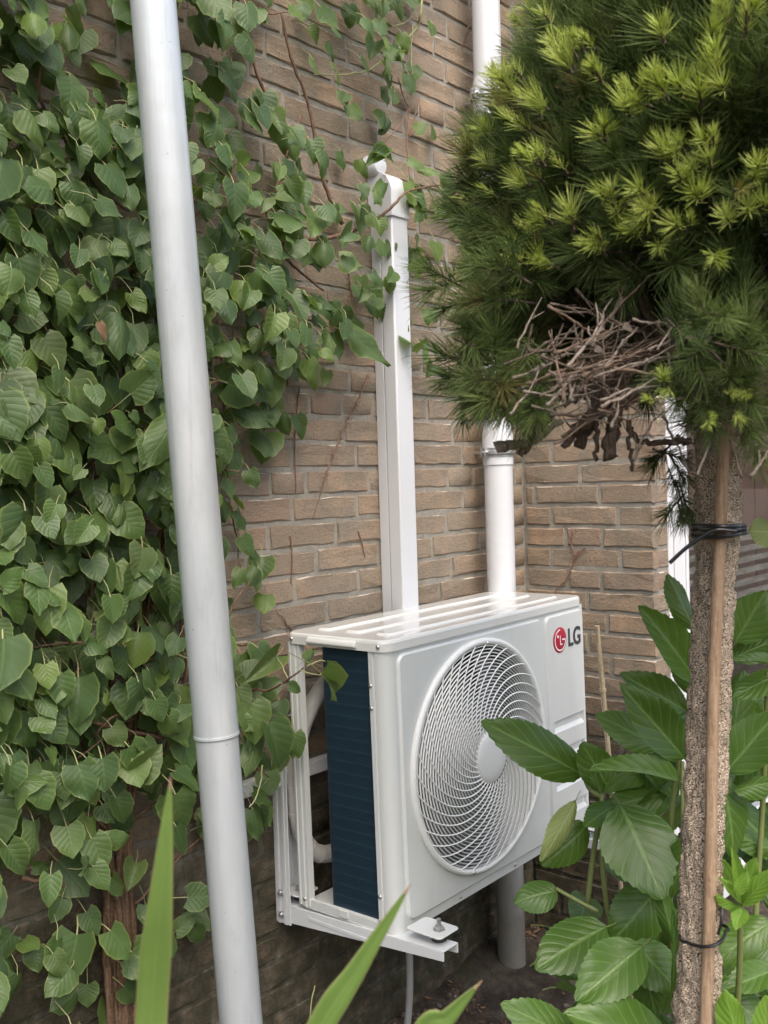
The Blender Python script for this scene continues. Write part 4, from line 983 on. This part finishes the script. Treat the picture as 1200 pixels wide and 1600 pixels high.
# limbs and dead wood under the crown
def limb(pts, r0_, r1_, mat, name, jit=.12, n=10, sub=7):
    P_ = spline(pts, sub); k_ = len(P_); m_ = MB(); m_.tube([p+Vector([random.gauss(0, .0012) for _ in range(3)]) for p in P_], [r0_+(r1_-r0_)*i/(k_-1) for i in range(k_)], n, jit=jit); part(m_, name, mat, pine, PO, auto=False)
hub = TOPT+Vector((0, 0, -.03))
for i in range(16):
    a = i*2.4; v = Vector((math.cos(a), math.sin(a), .15+.5*random.random())); e = CR+Vector((v.x*RX*.85, v.y*RX*.85, (v.z-.35)*RZ*.9))
    limb([hub+Vector((0, 0, random.uniform(-.02, .04))), hub.lerp(e, .35)+Vector((0, 0, -.02)), hub.lerp(e, .7), e], .012, .004, MT['branch'], 'branch')
limb([at(1120, 600, 1.43), at(1060, 590, 1.38), at(1000, 610, 1.34), at(950, 630, 1.31), at(915, 665, 1.30), at(905, 700, 1.30)], .016, .0075, MT['branch'], 'branch', .2)
limb([at(960, 560, 1.25), at(965, 620, 1.26), at(958, 670, 1.27), at(950, 718, 1.27)], .0075, .0085, MT['branch'], 'branch_stub', .3)
limb([at(950, 600, 1.3), at(920, 655, 1.28), at(900, 668, 1.28), at(880, 700, 1.28)], .010, .004, MT['branch'], 'branch_stub', .3)
limb([at(932, 640, 1.29), at(933, 680, 1.285), at(930, 720, 1.285)], .0035, .0028, MT['branch'], 'branch_stub', .3)
limb([at(982, 660, 1.29), at(985, 700, 1.285), at(987, 735, 1.285)], .0035, .0022, MT['branch'], 'branch_stub', .3)
limb([at(880, 655, 1.27), at(830, 690, 1.27), at(800, 695, 1.26), at(775, 700, 1.25)], .003, .008, MT['deadtwig'], 'branch_stub', .15)
limb([at(860, 640, 1.27), at(835, 680, 1.27), at(812, 712, 1.27)], .007, .005, MT['branch'], 'branch_stub', .2)
limb([at(1080, 690, 1.42), at(1040, 692, 1.4), at(1000, 690, 1.38), at(985, 668, 1.36)], .005, .003, MT['branch'], 'branch_stub', .15)
limb([at(1200, 560, 1.2), at(1178, 640, 1.2), at(1165, 690, 1.22)], .010, .006, MT['branch'], 'branch_stub', .2)
tw = [[(870, 485), (915, 490), (965, 503), (1000, 520)], [(892, 545), (905, 520), (940, 505), (965, 503)], [(935, 555), (960, 530), (1000, 515), (1030, 503)], [(1025, 505), (1045, 535), (1055, 570)], [(990, 500), (1030, 505), (1075, 515)],
      [(830, 600), (870, 580), (920, 565), (980, 550)], [(860, 612), (900, 590), (940, 575), (990, 560)], [(970, 530), (990, 545), (1005, 568)], [(935, 633), (955, 608), (985, 598), (1010, 590)], [(960, 640), (962, 610), (975, 580), (985, 572)],
      [(1010, 560), (1005, 600), (995, 620)], [(893, 630), (892, 600), (886, 590)], [(940, 640), (980, 660), (1010, 640)], [(990, 720), (1000, 690), (1025, 650), (1040, 640)], [(1060, 660), (1090, 670), (1120, 685)], [(1058, 680), (1085, 695), (1106, 725)],
      [(1035, 650), (1055, 690), (1070, 722)], [(1160, 745), (1140, 690), (1130, 640)], [(1090, 740), (1110, 690), (1128, 660)], [(1175, 745), (1190, 720), (1210, 700)], [(850, 570), (830, 590), (815, 620)]]
for _ in range(80):
    x, y = random.gauss(950, 62), random.gauss(575, 45); a = random.gauss(-.45, .6); l = random.uniform(35, 95)
    tw.append([(x-l*math.cos(a), y-l*math.sin(a)*.9), (x, y+random.gauss(0, 7)), (x+l*math.cos(a)*.9, y+l*math.sin(a)*.7+random.uniform(-12, 12))])
for t in tw:
    d0 = random.uniform(1.10, 1.24); Q = []
    for i in range(len(t)-1):
        for f in np.linspace(0, 1, 4, endpoint=(i == len(t)-2)): Q.append(at(t[i][0]+(t[i+1][0]-t[i][0])*f+random.gauss(0, 1.6), t[i][1]+(t[i+1][1]-t[i][1])*f+random.gauss(0, 1.6), d0+.02*(i+f)))
    ra = random.uniform(.0011, .0022); m = MB(); m.tube(Q, [ra*(1-.65*i/(len(Q)-1))*(1.35 if i % 3 == 0 else 1) for i in range(len(Q))], 6, jit=.12)
    for i in range(1, len(Q)-1):
        if random.random() < .45:
            dd = ((Q[i+1]-Q[i]).normalized()+Vector([random.gauss(0, .55) for _ in range(3)])).normalized(); l = random.uniform(.006, .028); m.tube([Q[i], Q[i]+dd*l*.5, Q[i]+dd*l+Vector([random.gauss(0, .002) for _ in range(3)])], [ra*.6, ra*.5, ra*.25], 5)
    part(m, 'dead_twig', random.choice([MT['deadtwig'], MT['deadtwig2'], MT['branch']]), pine, PO, auto=False)
# a few dry curled scraps caught among the twigs
for px, py in [(975, 508), (1183, 580), (1178, 595), (930, 545), (1076, 530), (1180, 475)]:
    b_ = at(px, py, 1.14); link('dry_scrap', variant(VLM[4], MT['deadtwig']), pine, Tp@frame(b_, b_+rt*.011+up*random.uniform(-.008, .008), -fw+up*.4, .009))

# ------------------------------------------------------------------ bamboo cane and ties
cane = [at(1092, 1800, 1.352), at(1108, 1450, 1.355), at(1113, 1150, 1.36), at(1122, 900, 1.365), at(1129, 735, 1.37), at(1134, 640, 1.375)]
cb = cane[0]+(cane[0]-cane[1])*.9; k_ = (cane[0].z)/((cane[0]-cane[1]).z); cb = cane[0]-(cane[0]-cane[1])*k_; cb.z = -.02
cn = empty('bamboo_cane', (cb.x, cb.y, 0), 'brown bamboo cane tied upright against the pine trunk', 'cane'); CO = Vector((cb.x, cb.y, 0))
P = spline([cb]+cane, 16); rad = []
nodes = [at(1109, 1372, 1.355).z, at(1118, 1030, 1.36).z, at(1125, 790, 1.36).z, .3]
for p in P: rad.append(.0083+sum(.0012*math.exp(-((p.z-z)/.006)**2) for z in nodes))
m = MB(); m.tube(P, rad, 20); part(m, 'cane_shaft', MT['bamboo'], cn, CO, auto=False)
for z in nodes:
    q = min(P, key=lambda p: abs(p.z-z)); m = MB(); m.tube([(q.x, q.y, z-.0014), (q.x, q.y, z+.0014)], .0096, 20); part(m, 'cane_node', MT['bamboo'], cn, CO)
for zi, (py, lab) in enumerate([(828, 'black tie with a loose tail around the trunk just below the pine crown'), (1448, 'thin black tie around the trunk and cane near the bottom')]):
    zc = at(1120, py, 1.40); tq = min(spline(TP, 22), key=lambda p: abs(p.z-zc.z)); cq = min(P, key=lambda p: abs(p.z-zc.z)); mid = tq.lerp(cq, .42)
    te = empty('plant_tie', (mid.x, mid.y, zc.z), lab, 'plant tie'); TO = Vector((mid.x, mid.y, zc.z))
    r_ = .034 if zi else .0375; ax = (cq-tq); ax.z = 0; ax.normalize(); sd_ = Vector((-ax.y, ax.x, 0)); m = MB()
    for kq in range(1 if zi else 3):
        pts = []
        for a in np.linspace(0, 2*math.pi, 48, endpoint=False):
            e = r_+(.0105 if math.cos(a) > 0 else 0)*max(0, math.cos(a))**1.0*1.3; pts.append(mid+ax*math.cos(a)*e+sd_*math.sin(a)*r_*(.93 if math.cos(a) < .3 else .80)+Vector((0, 0, zc.z-mid.z+(.006*kq-.006)*(0 if zi else 1)+(.010*math.sin(a+.6) if zi else .002*math.sin(a+kq)))))
        m.tube(pts, .0024 if zi else .0030, 8, closed=True)
    part(m, 'tie_loop', MT['tie'], te, TO)
    if not zi:
        m = MB(); m.tube(spline([at(1150, 830, 1.335), at(1120, 828, 1.335), at(1098, 838, 1.34), at(1070, 858, 1.345), at(1046, 880, 1.35)], 8), .0027, 8); part(m, 'tie_tail', MT['tie'], te, TO)
    else:
        m = MB(); m.tube(spline([at(1122, 1460, 1.34), at(1127, 1440, 1.335), at(1129, 1420, 1.34)], 6), .0018, 6); part(m, 'tie_tail', MT['tie'], te, TO)

# ------------------------------------------------------------------ hydrangea
hb = Vector((-.92, -.88, 0)); hy = empty('hydrangea_shrub', hb, 'leafy hydrangea shrub with large toothed leaves around the foot of the pine trunk', 'shrub'); Th = Matrix.Translation(-hb)
HL = [  # base px, tip px, width px, depth base, depth tip, up-lean of the face, variant
 ((912, 1212), (768, 1126), 74, 1.78, 1.72, .6, 0), ((968, 1256), (1040, 1396), 118, 1.66, 1.56, .5, 0), ((1070, 1186), (976, 1072), 66, 1.62, 1.58, .5, 1), ((1074, 1112), (974, 1052), 56, 1.68, 1.66, .4, 1),
 ((1030, 1168), (940, 1114), 56, 1.74, 1.72, .6, 0), ((1062, 1222), (938, 1182), 44, 1.60, 1.56, 1.6, 4), ((955, 1238), (913, 1165), 56, 1.74, 1.72, .4, 3), ((900, 1250), (853, 1346), 34, 1.70, 1.66, .1, 'p'),
 ((918, 1288), (856, 1352), 62, 1.74, 1.70, .3, 2), ((872, 1392), (808, 1402), 52, 1.72, 1.70, 1.0, 2), ((948, 1448), (840, 1502), 86, 1.62, 1.56, 1.0, 0), ((1004, 1478), (903, 1560), 84, 1.52, 1.46, .9, 1),
 ((988, 1472), (1066, 1548), 70, 1.54, 1.5, .8, 3), ((1000, 1490), (1030, 1590), 56, 1.56, 1.52, .3, 2), ((905, 1630), (794, 1566), 64, 1.50, 1.48, 1.0, 0), ((1052, 1640), (890, 1580), 92, 1.46, 1.44, 1.0, 1),
 ((1086, 1062), (1016, 952), 60, 1.64, 1.60, .3, 4), ((1084, 985), (1050, 896), 40, 1.66, 1.66, .2, 3), ((1034, 1384), (958, 1468), 80, 1.68, 1.64, .6, 2), ((1050, 1240), (952, 1252), 62, 1.72, 1.7, .8, 2),
 ((1148, 1004), (1198, 924), 66, 1.62, 1.60, .4, 1), ((1142, 1030), (1222, 992), 46, 1.64, 1.62, .8, 0), ((1222, 1044), (1154, 1020), 24, 1.56, 1.54, 1.6, 4), ((1226, 1052), (1146, 1082), 46, 1.6, 1.58, 1.1, 0), ((1140, 1172), (1166, 1056), 56, 1.7, 1.68, .1, 2),
 ((1134, 1206), (1216, 1112), 70, 1.60, 1.58, .7, 1), ((1126, 1214), (1164, 1336), 78, 1.62, 1.58, .2, 2), ((1150, 1252), (1220, 1178), 54, 1.66, 1.64, .4, 3), ((1146, 1236), (1222, 1216), 36, 1.6, 1.58, .9, 3), ((1206, 1440), (1122, 1492), 68, 1.58, 1.54, .9, 2),
 ((1216, 1514), (1130, 1544), 46, 1.48, 1.44, 1.2, 1), ((1160, 1650), (1140, 1558), 50, 1.36, 1.34, .8, 'n'), ((1196, 1650), (1200, 1566), 44, 1.36, 1.34, .8, 'n'), ((1156, 1408), (1134, 1344), 20, 1.40, 1.38, .4, 'n'), ((1158, 1408), (1150, 1334), 22, 1.38, 1.36, .2, 'n'),
 ((1160, 1410), (1182, 1346), 26, 1.38, 1.36, .3, 'n'), ((1160, 1414), (1206, 1362), 30, 1.38, 1.34, .8, 'n'), ((1158, 1412), (1128, 1372), 18, 1.38, 1.35, .8, 'n'), ((1156, 1418), (1128, 1398), 22, 1.38, 1.34, .9, 'n'), ((1160, 1420), (1150, 1446), 26, 1.38, 1.35, .9, 'n'), ((1150, 1400), (1168, 1362), 20, 1.35, 1.34, .3, 'n'),
 ((1212, 832), (1176, 828), 48, 1.46, 1.44, .3, 'p'), ((1020, 1300), (1078, 1370), 60, 1.76, 1.72, .4, 2), ((1060, 1420), (1000, 1500), 70, 1.72, 1.7, .5, 3), ((962, 1258), (918, 1282), 44, 1.72, 1.66, .9, 0), ((945, 1238), (985, 1206), 20, 1.68, 1.66, .5, 0), ((938, 1240), (930, 1202), 18, 1.68, 1.67, .4, 3),
 ((1080, 1300), (1050, 1420), 46, 1.60, 1.6, .1, 2), ((1056, 1480), (1030, 1380), 30, 1.58, 1.58, .2, 3), ((1050, 1560), (1062, 1430), 26, 1.5, 1.5, .0, 4), ((1090, 1090), (1062, 1000), 50, 1.7, 1.7, .2, 2), ((960, 1600), (880, 1640), 60, 1.5, 1.46, .9, 2), ((1210, 1330), (1150, 1300), 40, 1.66, 1.64, .6, 3), ((1130, 1550), (1200, 1600), 60, 1.5, 1.46, .8, 2), ((1200, 1480), (1230, 1560), 70, 1.5, 1.46, .6, 0), ((1140, 1500), (1215, 1440), 60, 1.62, 1.6, .7, 1)]
hleaves = []
for b_, t_, wp, db, dt, ul, var in HL:
    Bp, Tpp = at(*b_, db), at(*t_, dt); me = random.choice(HNEW) if var == 'n' else random.choice(HPALE) if var == 'p' else HLM[var]
    nr = -fw*1.0+Vector((0, 0, 1))*ul+rt*random.gauss(0, .15); hleaves.append((me, frame(Bp, Tpp, nr, wp*(db+dt)/2/FPX*1.04)))
    if var not in ('n',) and db > 1.45: pass
cnt = 0
for _ in range(0): pass
while cnt < 180:                                   # inner and far leaves
    px, py = (random.uniform(930, 1420), random.uniform(1090, 1900)) if cnt < 105 else (random.uniform(1120, 1300), random.uniform(1060, 1560)) if cnt < 130 else (random.uniform(880, 1060), random.uniform(1420, 1700)) if cnt < 150 else (random.uniform(1035, 1085), random.uniform(1090, 1420)) if cnt < 165 else (random.uniform(1150, 1230), random.uniform(1150, 1400)); dpt = random.uniform(1.72, 2.15)
    if px < 1040 and py < 1180: continue
    if px < 960 and py < 1420: continue
    c = at(px, py, dpt)
    if c.z < .08 or c.x > -.06: continue
    if c.x < -.25 and c.y > -.40 and c.z > .4: continue
    d = Vector((random.gauss(0, 1), random.gauss(-.3, 1), random.gauss(-.25, .35))).normalized(); L = random.uniform(.09, .16)
    hleaves.append((random.choice(HLM), frame(c-d*L/2, c+d*L/2, Vector((random.gauss(0, .4), random.gauss(-.4, .4), 1)), L*random.uniform(.5, .62)))); cnt += 1
for me, mw in hleaves: link('leaf', me, hy, Th@mw)
def hstem(pts, r0_, r1_, mat=MT['greenstem'], name='stem'):
    P_ = spline(pts, 6); k_ = len(P_); m_ = MB(); m_.tube(P_, [r0_+(r1_-r0_)*i/(k_-1) for i in range(k_)], 10); part(m_, name, mat, hy, hb, auto=False)
for (px, py, d), off in [((940, 1240, 1.72), (.02, .05)), ((1066, 1190, 1.64), (-.05, .0)), ((1140, 1215, 1.62), (-.1, -.04)), ((1000, 1480, 1.54), (-.04, -.06)), ((1158, 1418, 1.39), (-.2, -.12)), ((1086, 1060, 1.66), (-.02, .02)), ((1200, 1050, 1.6), (-.04, -.1))]:
    t_ = at(px, py, d); b_ = Vector((hb.x+off[0]*.6, hb.y+off[1]*.6, 0)); hstem([b_, b_.lerp(t_, .3)+Vector((random.gauss(0, .02), random.gauss(0, .02), .05)), b_.lerp(t_, .7)+Vector((random.gauss(0, .015), random.gauss(0, .015), .05)), t_], .006, .0038)
hstem([at(868, 1388, 1.72), at(900, 1406, 1.70), at(934, 1424, 1.69)], .003, .004)
hstem([at(912, 1212, 1.78), at(920, 1232, 1.76), at(940, 1246, 1.74)], .0028, .004)
hstem([at(918, 1412, 1.74), at(925, 1350, 1.74), at(934, 1290, 1.73)], .005, .0045)
# plain split cane standing by the wall
sb = at(940, 1110, 2.45); sc_ = empty('split_stick', (at(962, 1160, 2.45).x, at(962, 1160, 2.45).y, 0), 'thin pale stick standing upright between the air conditioner and the brick return wall', 'stick'); SO = Vector(sc_.location)
m = MB(); e0 = at(933, 978, 2.43); e1 = at(942, 1078, 2.45); g = e1+(e1-e0)*5.9; g = e1+(e1-e0)*((e1.z)/((e0-e1).z)); m.tube([g, e1, e0], [.0065, .0062, .0055], 10); part(m, 'stick_shaft', MT['palestick'], sc_, SO); m = MB(); m.tube([e1+Vector((0, 0, .004)), e1-Vector((0, 0, .004))], .0082, 10); part(m, 'stick_node', MT['palestick'], sc_, SO)

# ------------------------------------------------------------------ sword leaves in the foreground
def sword(pts, wd, seed, root, off):
    P_ = spline(pts, 10); k_ = len(P_); vs = []; ed = []; uv = []; fs = []
    for i, p in enumerate(P_):
        t = i/(k_-1); w_ = wd*(min(1, (1-t)*2.6+.02))**.8; tg = (P_[min(i+1, k_-1)]-P_[max(i-1, 0)]).normalized(); sdv = tg.cross(-fw).normalized(); nn = sdv.cross(tg)
        for s in (-1, -.5, 0, .5, 1): vs.append(p+sdv*s*w_/2-nn*abs(s)*w_*.12*(-1)-off); ed.append(abs(s)); uv.append((s*.5, .25))
    for i in range(k_-1):
        for j in range(4): fs.append((i*5+j, i*5+j+1, (i+1)*5+j+1, (i+1)*5+j))
    me = bpy.data.meshes.new('sword_leaf'); me.from_pydata([tuple(v) for v in vs], [], fs); me.materials.append(MT['sword']); me.polygons.foreach_set('use_smooth', [True]*len(fs))
    a = me.attributes.new('edge', 'FLOAT', 'POINT'); a.data.foreach_set('value', ed); l = me.uv_layers.new(name='UVMap')
    for lp in me.loops: l.data[lp.index].uv = uv[lp.vertex_index]
    o = link('sword_leaf', me, root); sm = o.modifiers.new('solid', 'SOLIDIFY'); sm.thickness = .0008
    # brown tip
    tp = MB(); e = P_[-1]; d_ = (P_[-1]-P_[-3]).normalized(); tp.tube([e-d_*.005-off, e+d_*.004-off], [.0012, .0004], 6); tp.build('dry_tip', MT['bamboo'], o)
so = Vector((-1.93, -1.16, 0)); sw = empty('sword_leaf_plant', so, 'plant with long pointed green sword leaves rising out of focus in the foreground', 'plant')
ba = so
sword([so+Vector((-.03, .0, 0)), at(225, 2000, .74), at(237, 1600, .72), at(252, 1400, .70), at(266, 1222, .69)], .0225, 1, sw, so)
sword([so+Vector((.03, .01, 0)), at(330, 2000, .78), at(482, 1640, .76), at(560, 1510, .755), at(638, 1388, .75)], .020, 2, sw, so)
sword([so+Vector((.05, -.02, 0)), at(560, 2000, .80), at(650, 1640, .78), at(700, 1588, .775), at(748, 1538, .77)], .018, 3, sw, so)
sword([so+Vector((-.05, .02, 0)), so+Vector((-.08, .02, .22)), so+Vector((-.13, .03, .42)), so+Vector((-.22, .05, .52))], .021, 4, sw, so)
# dry grass stalks in front of the darkened wall foot
gs_ = empty('dry_grass', tuple(wy(480, 1640, -.25).xy)+(0,), 'few thin dry grass stalks standing below the air conditioner', 'grass'); GO = Vector(gs_.location)
for a in [[(470, 1760), (484, 1600), (492, 1540)], [(200, 1900), (210, 1700), (232, 1560)], [(520, 1800), (505, 1650), (508, 1570)]]:
    m = MB(); q = [wy(x, y, -.25) for x, y in a]; q[0].z = 0; m.tube(spline(q, 5), [.0012]*11, 5); part(m, 'stalk', MT['petiole'], gs_, GO)

# ------------------------------------------------------------------ litter on the soil
def scatter(name, mats, n, fn, label, cat):
    m_ = MB()
    for _ in range(n): fn(m_)
    o_ = m_.build(name, mats, None, auto=False); tag(o_, label, cat, kind='stuff'); return o_
def pebble(lo, hi, xr, yr, mi=0):
    def f(mb):
        x, y = random.uniform(*xr), random.uniform(*yr) if yr[0] != yr[1] else -abs(random.gauss(0, .06)); r = random.uniform(lo, hi); z = .01+.035*math.exp(-(y/.07)**2)
        c = Vector((x, min(y, -.01), z)); vs = [c+Vector(v)*r*random.uniform(.7, 1.2) for v in ((1, 0, 0), (0, 1, 0), (-1, 0, 0), (0, -1, 0), (0, 0, .8), (0, 0, -.8), (.6, .6, .4), (-.6, .6, .4), (-.6, -.6, .4), (.6, -.6, .4))]
        mb.add(vs, [(6, 0, 9, 4), (4, 7, 1, 6), (4, 8, 2, 7), (4, 9, 3, 8), (0, 6, 1, 5), (1, 7, 2, 5), (2, 8, 3, 5), (3, 9, 0, 5)], mi)
    return f
scatter('soil_crumbs', [MT['crumb']], 2600, pebble(.003, .011, (-1.4, .0), (-1.1, -.0)), 'loose dark crumbs of earth lying on the garden soil', 'soil crumbs')
scatter('pale_grit', [MT['pebble']], 220, pebble(.0015, .005, (-.9, .0), (-.8, -.0)), 'small pale bits of grit scattered on the soil at the wall foot', 'grit')
def lit(mb):
    x, y = random.uniform(-1.5, 0), -abs(random.gauss(0, .13))-.01; z = .022+.035*math.exp(-(y/.07)**2); c = Vector((x, y, z)); a = random.uniform(0, 6.28); l = random.uniform(.003, .013); d = Vector((math.cos(a), math.sin(a), random.uniform(-.2, .5)))*l; e = Vector((-math.sin(a), math.cos(a), random.uniform(-.3, .3)))*l*.35
    mb.add([c-d, c+e, c+d, c-e+Vector((0, 0, l*.2))], [(0, 1, 2, 3)])
scatter('leaf_litter', [MT['litter']], 1100, lit, 'rusty brown dry leaf litter heaped along the foot of the wall', 'leaf litter')
# lavender behind the tree on the right
lv0 = Vector((.62, -.62, 0)); lv_ = empty('lavender', lv0, 'purple flowering plant in front of the glazed door at the right edge', 'plant')
for i in range(26):
    a = random.uniform(0, 6.28); r_ = random.uniform(.02, .12); h = random.uniform(.74, .95); e = Vector((math.cos(a)*r_*1.5, math.sin(a)*r_, h)); m = MB(); m.tube([(math.cos(a)*r_*.3, math.sin(a)*r_*.3, 0), e*.6, e], .0022, 5); m.build('stem', MT['greenstem'], lv_)
    m = MB()
    for k in range(12): q = e+Vector((random.gauss(0, .006), random.gauss(0, .006), random.uniform(-.05, .01))); m.lathe(q, (random.uniform(-1, 1), random.uniform(-1, 1), .6), [(0, .001), (.005, .006), (.01, .002)], 6)
    m.build('flower_head', MT['lavender'], lv_)
